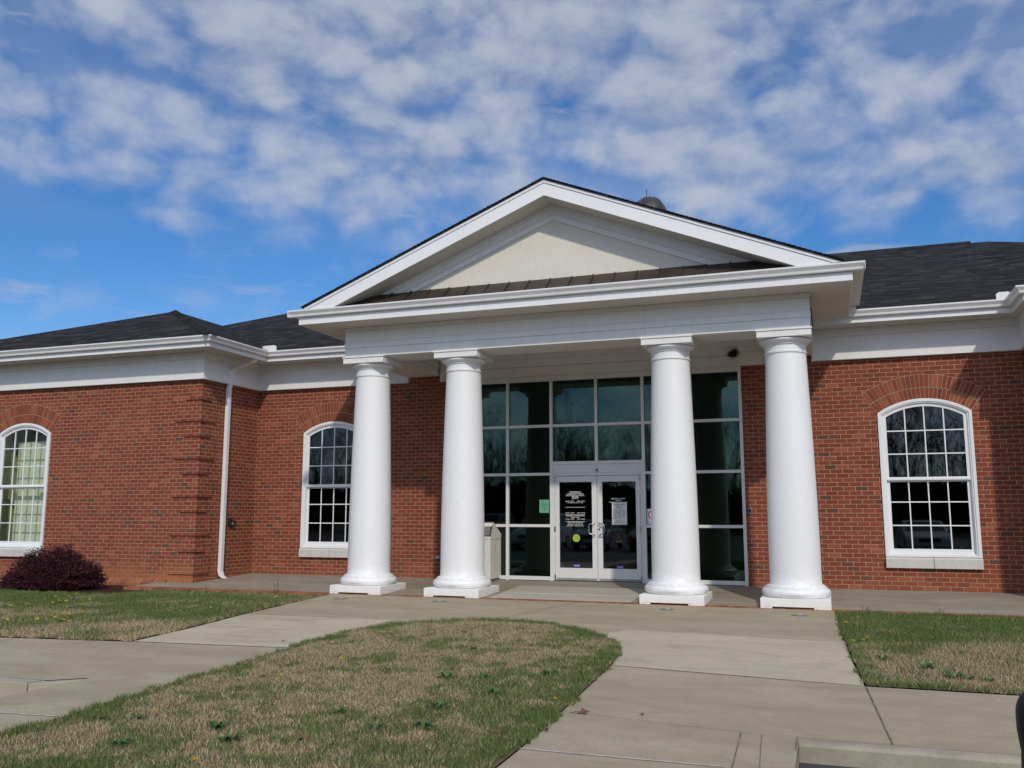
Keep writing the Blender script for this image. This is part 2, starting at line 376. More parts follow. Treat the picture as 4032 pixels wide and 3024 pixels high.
setp(t, t.mix(t.smooth(n2, 0.3, 0.7), t.ramp(n, [(0.3, (0.022, 0.023, 0.026)), (0.7, (0.06, 0.062, 0.066))]), (0.045, 0.045, 0.047)), 0.85, normal=t.bump(n, 0.4, 0.005))
t = mat('soil'); n = t.noise(t.pos, 6, 6, 0.65); n2 = t.noise(t.pos, 70, 4, 0.7)
c = t.ramp(n, [(0.3, (0.10, 0.085, 0.045)), (0.5, (0.17, 0.135, 0.08)), (0.7, (0.10, 0.12, 0.04))])
setp(t, t.mix(t.smooth(n2, 0.35, 0.7, 0, 0.6), c, (0.05, 0.04, 0.022)), 0.95, spec=0.1, normal=t.bump(n2, 0.6, 0.02))
t = mat('mulch'); n = t.noise(t.pos, 35, 5, 0.7); setp(t, t.ramp(n, [(0.3, (0.022, 0.010, 0.009)), (0.7, (0.085, 0.04, 0.03))]), 0.95, spec=0.1, normal=t.bump(n, 0.9, 0.03))
t = mat('field'); n = t.noise(t.pos, 0.25, 6, 0.6); setp(t, t.ramp(n, [(0.3, (0.035, 0.05, 0.02)), (0.7, (0.09, 0.08, 0.045))]), 0.95, spec=0.1)

t = mat('grass_blade')      # colour from the blade's own greenness, stored per blade
at = t.node('ShaderNodeAttribute', {'attribute_name': 'green'}).outputs['Fac']
rd = t.node('ShaderNodeAttribute', {'attribute_name': 'rnd'}).outputs['Fac']
dry = t.ramp(rd, [(0, (0.29, 0.215, 0.115)), (0.45, (0.52, 0.41, 0.245)), (0.8, (0.74, 0.60, 0.40)), (1, (0.36, 0.21, 0.12))])
grn = t.ramp(rd, [(0, (0.022, 0.058, 0.012)), (0.5, (0.058, 0.135, 0.020)), (0.9, (0.14, 0.24, 0.045)), (1, (0.27, 0.26, 0.10))])
setp(t, t.mix(at, dry, grn), 0.75, spec=0.2)
tr = t.node('ShaderNodeBsdfTranslucent', Color=t.mix(at, dry, grn)); ms = t.node('ShaderNodeMixShader', Fac=0.25)
t.l.new(t.p.outputs[0], ms.inputs[1]); t.l.new(tr.outputs[0], ms.inputs[2]); t.l.new(ms.outputs[0], t.o.inputs[0])
t = mat('bush_leaf'); g = t.node('ShaderNodeNewGeometry')
setp(t, t.ramp(g.outputs['Random Per Island'], [(0, (0.018, 0.008, 0.010)), (0.5, (0.045, 0.014, 0.020)), (0.85, (0.085, 0.022, 0.032)), (0.95, (0.16, 0.022, 0.038)), (1, (0.07, 0.05, 0.03))]), 0.6, spec=0.15)
t = mat('tree_bark'); g = t.node('ShaderNodeNewGeometry')
setp(t, t.ramp(g.outputs['Random Per Island'], [(0, (0.035, 0.028, 0.022)), (1, (0.085, 0.068, 0.052))]), 0.95, spec=0.05)
t = mat('evergreen'); g = t.node('ShaderNodeNewGeometry')
setp(t, t.ramp(g.outputs['Random Per Island'], [(0, (0.012, 0.02, 0.010)), (1, (0.03, 0.042, 0.02))]), 0.9, spec=0.05)

def glass(name, tint, refl, rcol):
    t = mat(name); lw = t.node('ShaderNodeLayerWeight', Blend=0.5).outputs['Facing']
    f = t.math('ADD', refl, t.math('MULTIPLY', t.math('POWER', lw, 5.0), 0.8), clamp=True)
    tp = t.node('ShaderNodeBsdfTransparent', Color=tint); gl = t.node('ShaderNodeBsdfGlossy', Color=rcol, Roughness=0.022)
    wob = t.noise(t.pos, 1.6, 2); gl.inputs['Normal'].default_value; t.l.new(t.bump(wob, 0.02, 0.006), gl.inputs['Normal'])
    ms = t.node('ShaderNodeMixShader', Fac=f); t.l.new(tp.outputs[0], ms.inputs[1]); t.l.new(gl.outputs[0], ms.inputs[2]); t.l.new(ms.outputs[0], t.o.inputs[0])
glass('glass_green', (0.24, 0.36, 0.31), 0.072, (0.50, 0.80, 0.70))
glass('glass_clear', (0.90, 0.93, 0.87), 0.05, (0.95, 0.97, 1.0))
glass('glass_dark', (0.38, 0.42, 0.40), 0.072, (0.90, 0.94, 1.0))

# ------------------------------------------------------------------ ground levels
def gz(x, y):
    return 0.0365 * y if y > -3.1 else -0.113 + (y + 3.1) * 0.0125
ASPH = -0.35

# ------------------------------------------------------------------ the building
bld = empty('library_building')
tag(bld, 'red brick library with white columned portico, pediment and dark shingle roofs', 'building')

# window outline helper: segmental-arched, local coordinates centred on x=0
ZC, RA, HW, ZB = 2.147, 1.423, 0.815, 0.61
def outline(d, zb=None, n=20, db=None):
    hw = HW - d; r = RA - d; zs = ZC + math.sqrt(r * r - hw * hw); a = math.asin(hw / r)
    pts = [(-hw, (ZB if zb is None else zb) + (d if db is None else db)), (-hw, zs)]
    for k in range(1, n): g = -a + 2 * a * k / n; pts.append((r * math.sin(g), ZC + r * math.cos(g)))
    pts += [(hw, zs), (hw, (ZB if zb is None else zb) + (d if db is None else db))]
    return pts
def arc_z(x, d): r = RA - d; return ZC + math.sqrt(r * r - x * x)

def wall_y(mb, y, x0, x1, z0, z1, holes=(), depth=0.12):
    loops = [[(cx + px, pz) for px, pz in outline(0.0)] for cx in holes]
    b = MB().poly([(x0, z0), (x1, z0), (x1, z1), (x0, z1)], lambda x, z: 0, loops)
    mb.add([(px, y, pz) for px, pz, _ in b.v], b.f)
    for lp in loops:
        n = len(lp); v = [(px, y, pz) for px, pz in lp] + [(px, y + depth, pz) for px, pz in lp]
        mb.add(v, [(k, (k + 1) % n, n + (k + 1) % n, n + k) for k in range(n)])

WXL, WYL = -8.5, -2.117           # left wing corner
WXR, WYR = 8.14, -1.32            # right wing corner, placed to shape its shadow on the wall
wm = MB()
wall_y(wm, 0, WXL, -3.03, -0.45, 4.53, [-6.36]); wall_y(wm, 0, 3.03, WXR, -0.45, 4.53, [6.36])
wall_y(wm, WYL, -18.3, WXL, -0.5, 4.53, [-13.6]); wall_y(wm, WYR, WXR, 18.3, -0.5, 4.53)
wm.add([(WXL, WYL, -0.5), (WXL, 0, -0.5), (WXL, 0, 4.53), (WXL, WYL, 4.53)], [(0, 1, 2, 3)])
wm.add([(WXR, WYR, -0.5), (WXR, 0, -0.5), (WXR, 0, 4.53), (WXR, WYR, 4.53)], [(0, 1, 2, 3)])
for sx, yy in ((-18.3, WYL), (18.3, WYR)): wm.add([(sx, yy, -0.5), (sx, 14, -0.5), (sx, 14, 4.4), (sx, yy, 4.4)], [(0, 1, 2, 3)])
wm.add([(-18.3, 14, -0.5), (18.3, 14, -0.5), (18.3, 14, 4.4), (-18.3, 14, 4.4)], [(0, 1, 2, 3)])
for s in (-1, 1): wm.box(s * 3.03, s * 3.03 + s * 0.004, 0.002, 0.14, -0.3, 4.4)
wm.build('wall', M['brick'], bld, fix=False)

# quoins: raised brick blocks up the wing corner, long and short in turn
zq, k = 3.935, 0
for zb, zt, ln in ((3.935, 4.21, .42), (3.448, 3.862, .66), (3.110, 3.38, .42), (2.612, 3.04, .66), (2.277, 2.545, .42), (1.774, 2.208, .66),
                   (1.446, 1.707, .42), (0.933, 1.378, .66), (0.582, 0.865, .42), (0.10, 0.515, .66)):
    q = MB(); e = 0.032
    q.prism([(WXL - ln, WYL - e), (WXL + e, WYL - e), (WXL + e, WYL + ln * 0.72), (WXL + 0.001, WYL + ln * 0.72), (WXL + 0.001, WYL - 0.001), (WXL - ln, WYL - 0.001)], 'z', zb, zt)
    q.build('quoin', M['brick'], bld)
# sloped brick water-table course low on the wing
wt = MB()
for k in range(86):
    xx = -18.2 + k * 0.105
    if xx > -9.25: break
    wt.hexa([(xx, WYL - .13, -.20), (xx + .094, WYL - .13, -.20), (xx, WYL - .002, -.20), (xx + .094, WYL - .002, -.20),
             (xx, WYL - .12, -.10), (xx + .094, WYL - .12, -.10), (xx, WYL - .002, -.02), (xx + .094, WYL - .002, -.02)])
wt.build('water_table', M['brick_clay'], bld)
MB().box(-18.25, -9.26, WYL - .11, WYL - .004, -0.5, -0.21).build('footing', M['brick'], bld)

# brick arches over the windows, each voussoir modelled, two rings
def arch(cx, y):
    m = MB()
    for r0, r1, nb in ((RA + .004, RA + .205, 25), (RA + .217, RA + .455, 27)):
        A = math.asin(HW / RA) - 0.004
        for k in range(nb):
            a0 = -A + 2 * A * k / nb; a1 = -A + 2 * A * (k + 1) / nb; g = 0.0045 / r1; a0 += g; a1 -= g
            P = lambda a, r, yy: (cx + r * math.sin(a), yy, ZC + r * math.cos(a))
            m.hexa([P(a0, r0, y - .012), P(a1, r0, y - .012), P(a0, r0, y + .05), P(a1, r0, y + .05), P(a0, r1, y - .012), P(a1, r1, y - .012), P(a0, r1, y + .05), P(a1, r1, y + .05)])
    o = m.build('brick_arch', M['brick_loose'], bld)
    A = math.asin(HW / RA); n = 24
    out_ = [(cx + (RA + .462) * math.sin(-A + 2 * A * k / n), ZC + (RA + .462) * math.cos(-A + 2 * A * k / n)) for k in range(n + 1)]
    inn = [(cx + (RA + .002) * math.sin(-A + 2 * A * k / n), ZC + (RA + .002) * math.cos(-A + 2 * A * k / n)) for k in range(n + 1)]
    b = MB(); v = [(px, y - .007, pz) for px, pz in out_] + [(px, y - .007, pz) for px, pz in inn]
    b.add(v, [(k, k + 1, n + 2 + k, n + 1 + k) for k in range(n)]); b.build('mortar_bed', M['mortar'], o)
for cx, y in ((-6.36, 0), (6.36, 0), (-13.6, WYL)): arch(cx, y)

# ---- sash windows
def window(cx, y, gl):
    f = MB()
    f.ring(outline(0.002, db=0.0), outline(0.06, db=0.03), -0.035, 0.10)
    f.ring(outline(0.06, db=0.03), outline(0.085, db=0.045), -0.018, 0.10)
    f.ring(outline(0.085, db=0.045), outline(0.10, db=0.055), 0.004, 0.10)
    W = f.build('window', M['vinyl_white'], bld, (cx, y, 0), bevel=0.004)
    s = MB()
    up = lambda d, zb: outline(d, zb, db=0.0)
    s.ring(up(0.10, 2.03), up(0.148, 2.09), 0.012, 0.05)
    s.box(-HW + .098, HW - .098, -0.004, 0.012, 2.03, 2.07)
    s.build('upper_sash', M['vinyl_white'], W, bevel=0.003)
    s = MB(); h = HW - 0.10
    s.ring([(-h, .66), (-h, 2.03), (h, 2.03), (h, .66)], [(-h + .055, .757), (-h + .055, 2.0), (h - .055, 2.0), (h - .055, .757)], 0.052, 0.085)
    s.box(-h + .002, h - .002, 0.03, 0.0515, .652, .70)
    s.build('lower_sash', M['vinyl_white'], W, bevel=0.003)
    m = MB(); mw = 0.011
    for xm in (-.335, 0, .335):
        m.box(xm - mw, xm + mw, 0.018, 0.046, 2.09, arc_z(xm, .15)); m.box(xm - mw, xm + mw, 0.056, 0.078, .757, 2.0)
    for zm in (2.526, 2.964): m.box(-.667, .667, 0.0205, 0.044, zm - mw, zm + mw)
    for zm in (1.188, 1.624): m.box(-.66, .66, 0.0585, 0.076, zm - mw, zm + mw)
    m.build('muntin', M['vinyl_white'], W)
    u = up(0.146, 2.088); g = MB(); g.prism(u, 'y', 0.030, 0.034); g.build('pane', M[gl], W)
    g = MB(); g.box(-h + .054, h - .054, 0.066, 0.070, .756, 2.001); g.build('pane', M[gl], W)
    for xm in (-.42, .42):
        lk = MB(); lk.box(xm - .05, xm + .05, 0.088, 0.13, 2.03, 2.10); lk.build('sash_lock', M['vinyl_white'], W)
    sl = MB()
    sl.prism([(-.075, .405), (-.075, .575), (-.045, .602), (.03, .605), (.03, .405)], 'x', -.815, -.004)
    sl.prism([(-.075, .405), (-.075, .575), (-.045, .602), (.03, .605), (.03, .405)], 'x', .004, .815)
    sl.build('sill', M['sill_stone'], W, bevel=0.006)
    return W
w1 = window(-6.36, 0, 'glass_dark'); w2 = window(6.36, 0, 'glass_dark'); w3 = window(-13.6, WYL, 'glass_clear')
MB().box(-.55, .95, .34, .345, .55, 3.15).build('blind', M['blind_cloth'], w3)
cw = MB(); cw.box(-.95, -.85, .13, 1.6, .3, 4.0); cw.box(-.85, -.56, .9, .92, .3, 4.0); cw.box(.95, 1.0, .13, 1.6, .3, 4.0); cw.box(-.95, 1.0, 1.55, 1.6, .3, 4.0); cw.box(-.95, 1.0, .13, 1.6, 3.95, 4.0)
cw.build('window_recess', M['curtain_wall'], w3)

# ---- frieze, soffits, fascias and gutters along the walls
def gutter_prof(o, z):
    return [(o, z), (o + .062, z), (o + .070, z + .012), (o + .078, z + .045), (o + .105, z + .080), (o + .120, z + .098), (o + .122, z + .125),
            (o + .110, z + .125), (o + .108, z + .112), (o + .012, z + .09), (o, z + .09)]
pathL = [(-18.3, WYL), (WXL, WYL), (WXL, 0), (-4.40, 0)]
pathR = [(4.46, 0), (WXR, 0), (WXR, WYR), (18.3, WYR)]
SOF = {0: (.65, .65), 1: (.65, .65)}
def eaves(path, cut):
    m = MB(); m.sweep(path, [(-.02, 4.383), (.105, 4.383), (.105, 4.6025), (-.02, 4.6025)])
    m.sweep(path, [(-.02, 4.6055), (.085, 4.6055), (.085, 4.84), (-.02, 4.84)]); m.sweep(path, [(-.02, 4.843), (.098, 4.843), (.098, 4.998), (-.02, 4.998)])
    m.build('frieze', M['white_paint'], bld, bevel=0.003)
    p2 = list(path)
    p2[-1 if cut == 'R' else 0] = (cut == 'R' and -4.46 or 4.46, 0)
    s = MB(); s.sweep(p2, [(-.1, 5.0), (.62, 5.0), (.62, 5.02), (-.1, 5.02)]); s.build('soffit', M['soffit_white'], bld)
    fs = MB(); fs.sweep(p2, [(.615, 4.985), (.64, 4.985), (.64, 5.15), (.615, 5.15)]); fs.build('fascia', M['gutter_white'], bld, bevel=0.003)
    gu = MB(); gu.sweep(p2, gutter_prof(.642, 5.092)); gu.build('gutter', M['gutter_white'], bld)
    return p2
eaves(pathL, 'R')
# right-hand wing's eave narrowed to shape its shadow; path walked at eave line
WXRe, WYRe = 8.50, -1.0
pathRw = [(4.40, 0), (WXR, 0), (WXR, WYR), (18.3, WYR)]
m = MB(); m.sweep(pathRw, [(-.02, 4.383), (.105, 4.383), (.105, 4.6025), (-.02, 4.6025)])
m.sweep(pathRw, [(-.02, 4.6055), (.085, 4.6055), (.085, 4.84), (-.02, 4.84)]); m.sweep(pathRw, [(-.02, 4.843), (.098, 4.843), (.098, 4.998), (-.02, 4.998)])
m.build('frieze', M['white_paint'], bld, bevel=0.003)
pr = [(4.46, 0), (WXRe, 0), (WXRe, WYRe), (18.3, WYRe)]
s = MB(); s.sweep(pr, [(-.30, 5.0), (.62, 5.0), (.62, 5.02), (-.30, 5.02)]); s.build('soffit', M['soffit_white'], bld)
fs = MB(); fs.sweep(pr, [(.615, 4.985), (.64, 4.985), (.64, 5.15), (.615, 5.15)]); fs.build('fascia', M['gutter_white'], bld, bevel=0.003)
gu = MB(); gu.sweep(pr, gutter_prof(.642, 5.092)); gu.build('gutter', M['gutter_white'], bld)

# ---- splash guards standing on the gutters at the valleys
def guard(x0, x1, y):
    m = MB(); m.prism([(x0, 5.19), (x1, 5.19), (x1, 5.31), (x1 - .05, 5.345), (x0 + .05, 5.345), (x0, 5.31)], 'y', y, y + .012)
    return m
g = guard(-7.90, -7.53, -.765); g.prism([(-.765, 5.19), (-.45, 5.19), (-.45, 5.36), (-.765, 5.345)], 'x', -7.915, -7.903); g.build('splash_guard', M['gutter_white'], bld)
g = guard(5.08, 5.25, -.765); g.build('splash_guard', M['gutter_white'], bld)
g = guard(7.60, 7.85, -.765); g.prism([(-.98, 5.19), (-.76, 5.19), (-.76, 5.345), (-.98, 5.36)], 'x', 7.853, 7.865); g.build('splash_guard', M['gutter_white'], bld)

# ---- downspout on the wing's return wall
ds = MB()
pts = [(-7.93, -1.02, 5.10), (-7.93, -1.02, 4.98), (-7.97, -1.05, 4.91), (-8.36, -1.22, 4.72), (-8.40, -1.24, 4.66), (-8.40, -1.24, 4.42), (-8.44, -1.25, 4.30), (-8.445, -1.25, 4.22), (-8.445, -1.25, 1.22), (-8.445, -1.255, 0.12), (-8.40, -1.26, 0.02), (-8.31, -1.26, -0.035)]
def duct(mb, pts, hx, hy):
    v = []; f = []
    for p in pts:
        for sx, sy in ((-1, -1), (1, -1), (1, 1), (-1, 1)): v.append((p[0] + sx * hx, p[1] + sy * hy, p[2]))
    for i in range(len(pts) - 1):
        for k in range(4): f.append((i * 4 + k, i * 4 + (k + 1) % 4, i * 4 + 4 + (k + 1) % 4, i * 4 + 4 + k))
    f.append((3, 2, 1, 0)); n = (len(pts) - 1) * 4; f.append((n, n + 1, n + 2, n + 3)); mb.add(v, f)
duct(ds, pts, .042, .055)
for zz in (4.21, 1.22): ds.box(-8.49, -8.40, -1.308, -1.192, zz - .008, zz + .008)
ds.build('downspout', M['gutter_white'], bld, bevel=0.01)

# ---- roofs
S = 5 / 12
def roof(v, f, name='roof'): return MB().add(v, f).build(name, M['shingle'], bld)
E0, ZE = -.745, 5.225
RY, RZ = 6.9, 5.225 + (6.9 + .745) * S
RZ = 8.43
# main hipped roof
rl, rr = -9.15, 8.8
bx0, bx1, by1 = rl - 7.645, rr + 7.645, 14.55
roof([(bx0, E0, ZE), (bx1, E0, ZE), (bx1, by1, ZE), (bx0, by1, ZE), (rl, RY, RZ), (rr, RY, RZ)],
     [(0, 1, 5, 4), (1, 2, 5), (2, 3, 4, 5), (3, 0, 4), (3, 2, 1, 0)])
cp = MB(); cp.prism([(RY - .16, RZ - .045), (RY, RZ + .055), (RY + .16, RZ - .045), (RY + .16, RZ - .08), (RY - .16, RZ - .08)], 'x', rl, 8.4); cp.build('ridge_cap', M['shingle'], bld)
# left wing hip roof
ex, ey = -7.745, -2.87
px, py_, pz_ = -12.42, 1.45, 7.02
roof([(-18.6, ey, ZE), (ex, ey, ZE), (ex, 5.0, ZE), (-18.6, 5, ZE), (px, py_, pz_), (px, 6.2, pz_)],
     [(0, 1, 4), (1, 2, 5, 4), (2, 3, 5), (3, 0, 4, 5), (3, 2, 1, 0)])
hp = MB(); a = Vector((ex, ey, ZE + .012)); b = Vector((px, py_, pz_ + .012)); dirn = (b - a).normalized(); sd_ = dirn.cross(Vector((0, 0, 1))).normalized() * .15
nn = 46
for k in range(nn):
    p0 = a.lerp(b, k / nn); p1 = a.lerp(b, (k + 1.25) / nn); up = Vector((0, 0, .022)); lift = Vector((0, 0, .014))
    dn = Vector((0, 0, -.055))
    hp.add([p0 - sd_ + dn + lift, p0 + up + lift, p0 + sd_ + dn + lift, p1 - sd_ + dn, p1 + up, p1 + sd_ + dn, p0 - sd_ + dn, p0, p0 + sd_ + dn],
           [(0, 1, 4, 3), (1, 2, 5, 4), (0, 6, 7, 1), (1, 7, 8, 2)])
hp.build('hip_cap', M['shingle'], bld)
# right wing hip roof
ex2, ey2 = 7.80, -1.72
roof([(ex2, ey2, ZE), (20, ey2, ZE), (20, 5, ZE), (ex2, 5, ZE), (12.4, 2.84, ZE + 1.917), (12.4, 5.5, ZE + 1.917), (15.4, 2.84, ZE + 1.917), (15.4, 5.5, ZE + 1.917)],
     [(0, 1, 6, 4), (1, 2, 7, 6), (2, 3, 5, 7), (3, 0, 4, 5), (4, 6, 7, 5), (3, 2, 1, 0)])

# ---- portico: beams, entablature, ceiling
XE, YE = 4.44, -2.885
en = MB()
en.box(-XE, XE, YE, -2.095, 4.51, 4.682); 
en.box(-XE - .012, XE + .012, YE - .012, -2.09, 4.686, 4.80); en.box(-XE - .003, XE + .003, YE - .003, -2.092, 4.803, 5.02); en.box(-XE - .016, XE + .016, YE - .018, -2.088, 5.023, 5.105)
for s in (-1, 1):
    x0, x1 = (3.65, XE) if s > 0 else (-XE, -3.65)
    en.box(x0, x1, -2.094, 0, 4.515, 4.68); en.box(x0 - .01, x1 + .01, -2.087, 0.02, 4.688, 4.80); en.box(x0, x1, -2.087, 0.02, 4.805, 5.10)
en.build('entablature', M['white_paint'], bld, bevel=0.004)
cl = MB(); cl.box(-3.64, 3.64, -2.085, 0.02, 4.93, 4.97); cl.build('porch_ceiling', M['soffit_white'], bld)
# band over the storefront
fb = MB(); fb.box(-3.64, 3.64, -.018, .1, 4.385, 4.60); fb.box(-3.64, 3.64, -.010, .1, 4.606, 4.78); fb.box(-3.64, 3.64, -.026, .1, 4.783, 4.929)
for s in (-1, 1): fb.box(min(s * 2.96, s * 3.60), max(s * 2.96, s * 3.60), -.085, -.0275, 4.375, 4.645); fb.box(min(s * 2.97, s * 3.60), max(s * 2.97, s * 3.60), -.075, -.0275, 4.648, 4.928)
fb.build('porch_frieze', M['white_paint'], bld, bevel=0.003)
# soffit, fascia and gutter of the portico front and sides
so = MB(); so.box(-5.10, 5.10, -3.50, YE - .0195, 5.106, 5.125)
for s in (-1, 1): so.box(min(s * (XE + .018), s * 5.10), max(s * (XE + .018), s * 5.10), YE - .0194, -.64, 5.106, 5.125)
so.build('soffit', M['soffit_white'], bld)
fa = MB(); fa.box(-5.125, 5.125, -3.53, -3.501, 5.098, 5.245)
for s in (-1, 1): fa.box(min(s * 5.10, s * 5.124), max(s * 5.10, s * 5.124), -3.5005, -.60, 5.098, 5.30)
fa.build('fascia', M['gutter_white'], bld, bevel=0.003)
gu = MB(); gu.sweep([(-5.315, -3.531), (5.315, -3.531)], gutter_prof(0, 5.247))
for s in (-1, 1):
    gu.box(min(s * 5.311, s * 5.318), max(s * 5.311, s * 5.318), -3.652, -3.50, 5.246, 5.373)
gu.build('gutter', M['gutter_white'], bld)
for s in (-1, 1):
    e = MB(); x0, x1 = sorted((s * 5.128, s * 5.31)); e.box(x0, x1, -3.50, -.62, 5.285, 5.365); e.build('eave_trim', M['white_paint'], bld)
# pediment: rake boards, soffit under the rake, trim, stucco, metal apron roof
SL = 0.404; TY = -3.08
def zr(x, z0): return z0 - SL * abs(x)
rk = MB()
for s in (-1, 1):
    rk.prism([(0, 7.107), (s * 4.295, 5.373), (s * 4.875, 5.373), (0, 7.343)], 'y', -3.635, -3.60)
    rk.prism([(0, 7.345), (s * 4.86, 5.380), (s * 4.99, 5.380), (0, 7.398)], 'y', -3.652, -3.60)
rk.build('rake_board', M['column_paint'], bld)
rs = MB()
for s in (-1, 1):
    rs.prism([(0, 7.115), (s * 4.30, zr(4.30, 7.115)), (s * 4.30, zr(4.30, 7.135)), (0, 7.135)], 'y', -3.5995, TY + .02)
rs.build('rake_soffit', M['soffit_white'], bld)
TY = -3.08
ty = MB(); ty.prism([(-4.2, 5.36), (4.3, 5.36), (.03, 7.06)], 'y', TY, -2.85); ty.build('tympanum', M['stucco'], bld)
tt = MB()
for s in (-1, 1):
    for z1, z0, yf in ((7.130, 6.930, -.037), (6.927, 6.812, -.027)):
        tt.hexa([(0, TY + yf, z0), (s * 3.9, TY + yf, zr(3.9, z0)), (0, TY - .0005, z0), (s * 3.9, TY - .0005, zr(3.9, z0)), (0, TY + yf, z1), (s * 3.9, TY + yf, zr(3.9, z1)), (0, TY - .0005, z1), (s * 3.9, TY - .0005, zr(3.9, z1))])
tt.build('pediment_trim', M['white_paint'], bld)
ap = MB(); ap.prism([(-3.55, 5.345), (-3.55, 5.352), (-3.085, 5.700), (-3.085, 5.345)], 'x', -4.6, 4.6)
k = -4.5
while k < 4.55:
    ap.prism([(-3.55, 5.3525), (-3.55, 5.380), (-3.122, 5.704), (-3.122, 5.6725)], 'x', k - .012, k + .012); k += .405
ap.build('apron_roof', M['seam_metal'], bld)
# shingled gable roof over the portico running back into the main roof
gr = MB()
for s in (-1, 1):
    for x1, y0, y1 in ((4.97, -3.675, -3.50), (5.17, -3.4998, 5.2)):
        gr.hexa([(0, y0, 7.400), (s * x1, y0, zr(x1, 7.400)), (0, y1, 7.400), (s * x1, y1, zr(x1, 7.400)),
                 (0, y0, 7.426), (s * x1, y0, zr(x1, 7.426)), (0, y1, 7.426), (s * x1, y1, zr(x1, 7.426))])
gr.build('roof', M['shingle'], bld)
rc = MB()
for s in (-1, 1):            # shingle courses ending raggedly at the rake
    n = 64
    for k in range(n):
        xa, xb = s * 5.0 * k / n, s * 5.0 * (k + .96) / n; e = 0.006 * rng.random()
        rc.hexa([(xa, -3.69 - e, zr(xa, 7.428)), (xb, -3.69 - e, zr(xb, 7.428)), (xa, -3.50, zr(xa, 7.428)), (xb, -3.50, zr(xb, 7.428)),
                 (xa, -3.69 - e, zr(xa, 7.432)), (xb, -3.69 - e, zr(xb, 7.440)), (xa, -3.50, zr(xa, 7.432)), (xb, -3.50, zr(xb, 7.440))])
rc.build('rake_shingles', M['shingle'], bld)
gb = MB(); gb.prism([(-4.9, 5.13), (4.9, 5.13), (0, 7.1)], 'y', -2.84, -2.80); gb.build('gable_backing', M['white_paint'], bld)

# ---- columns
CY = -2.49
def column(cx):
    sh = []
    for k in range(25):
        f = k / 24; z = .27 + (4.12 - .27) * f; r = .415 - .077 * max(0, (f - .12) / .88) ** 1.55; sh.append((r, z))
    c = MB(); c.lathe([(.428, .235), (.428, .25), (.418, .268)] + sh[1:], n=72); C = c.build('column', M['column_paint'], bld, (cx, CY, 0))
    b = MB(); b.lathe([(.46, .045), (.515, .052), (.543, .085), (.552, .115), (.545, .150), (.525, .176), (.500, .184), (.500, .206), (.474, .208), (.470, .230), (.455, .236), (.43, .244)], n=72)
    b.build('base', M['column_paint'], C)
    p = MB(); p.box(-.545, .545, -.545, .545, -.085, .046); p.box(-.545, -.36, -.545, .545, -.125, -.085); p.box(.28, .545, -.545, .545, -.125, -.085); p.box(-.36, .28, -.40, .545, -.125, -.085)
    p.build('plinth', M['plinth_paint'], C, bevel=0.006)
    k = MB(); k.lathe([(.338, 4.118), (.353, 4.122), (.356, 4.132), (.350, 4.140), (.356, 4.148), (.350, 4.157), (.341, 4.163), (.343, 4.26), (.362, 4.265), (.366, 4.275), (.356, 4.283), (.375, 4.295),
                       (.41, 4.315), (.427, 4.34), (.424, 4.362), (.40, 4.372)], n=72)
    k.build('capital', M['column_paint'], C)
    a = MB(); a.box(-.445, .445, -.445, .445, 4.373, 4.478); a.box(-.462, .462, -.462, .462, 4.481, 4.5085); a.build('abacus', M['white_paint'], C, bevel=0.005)
    return C
c0 = column(-4.005)
for cx in (-2.016, 2.016, 4.005): dup(c0, bld, (cx, CY, 0))

# ---- storefront
H2, H3, H4 = 3.287, 2.248, 1.152
sf = MB(); FY0, FY1, FW = -.03, .09, .032
sf.box(-3.028, -2.965, FY0, FY1, 0.0, 4.38); sf.box(2.965, 3.028, FY0, FY1, 0.0, 4.38)
for xm in (-2, -1, 1, 2): sf.box(xm - FW, xm + FW, FY0, FY1, 0.0, 4.268)
sf.box(-FW, FW, FY0, FY1, 2.515, 4.268)
sf.box(-2.964, 2.964, FY0 + .002, FY1, 4.27, 4.383)
bays = [(-2.965, -2 - FW), (-2 + FW, -1 - FW), (1 + FW, 2 - FW), (2 + FW, 2.965)]
for a, b in bays:
    for hz in (H2, H3, H4): sf.box(a, b, FY0 + .003, FY1 - .002, hz - .030, hz + .030)
    sf.box(a, b, FY0 + .003, FY1 - .002, 0.012, 0.092)
for a, b in ((-1 + FW, -FW), (FW, 1 - FW)): sf.box(a, b, FY0 + .003, FY1 - .002, H2 - .03, H2 + .03)
sf.box(-1 + FW, 1 - FW, FY0 + .003, FY1, 2.446, 2.514)
sf.box(-1 + FW, 1 - FW, -.012, FY1, 2.262, 2.444)
sf.box(-1 + FW, 1 - FW, FY0 + .003, FY1, 2.205, 2.260)
sf.box(-.967, -.922, FY0 + .006, FY1, 0, 2.204); sf.box(.922, .967, FY0 + .006, FY1, 0, 2.204)
SFO = sf.build('storefront', M['frame_white'], bld, bevel=0.004)
GY = .03
for a, b in bays:
    for z0, z1 in ((.092, H4 - .03), (H4 + .03, H3 - .03), (H3 + .03, H2 - .03), (H2 + .03, 4.27)):
        MB().box(a - .005, b + .005, GY, GY + .006, z0 - .005, z1 + .005).build('pane', M['glass_green'], SFO)
for a, b in ((-1 + FW, -FW), (FW, 1 - FW)):
    for z0, z1 in ((2.514, H2 - .03), (H2 + .03, 4.27)):
        MB().box(a - .005, b + .005, GY, GY + .006, z0 - .005, z1 + .005).build('pane', M['glass_green'], SFO)
MB().box(-.97, .97, -.06, .10, -.012, .018).build('threshold', M['steel'], SFO)

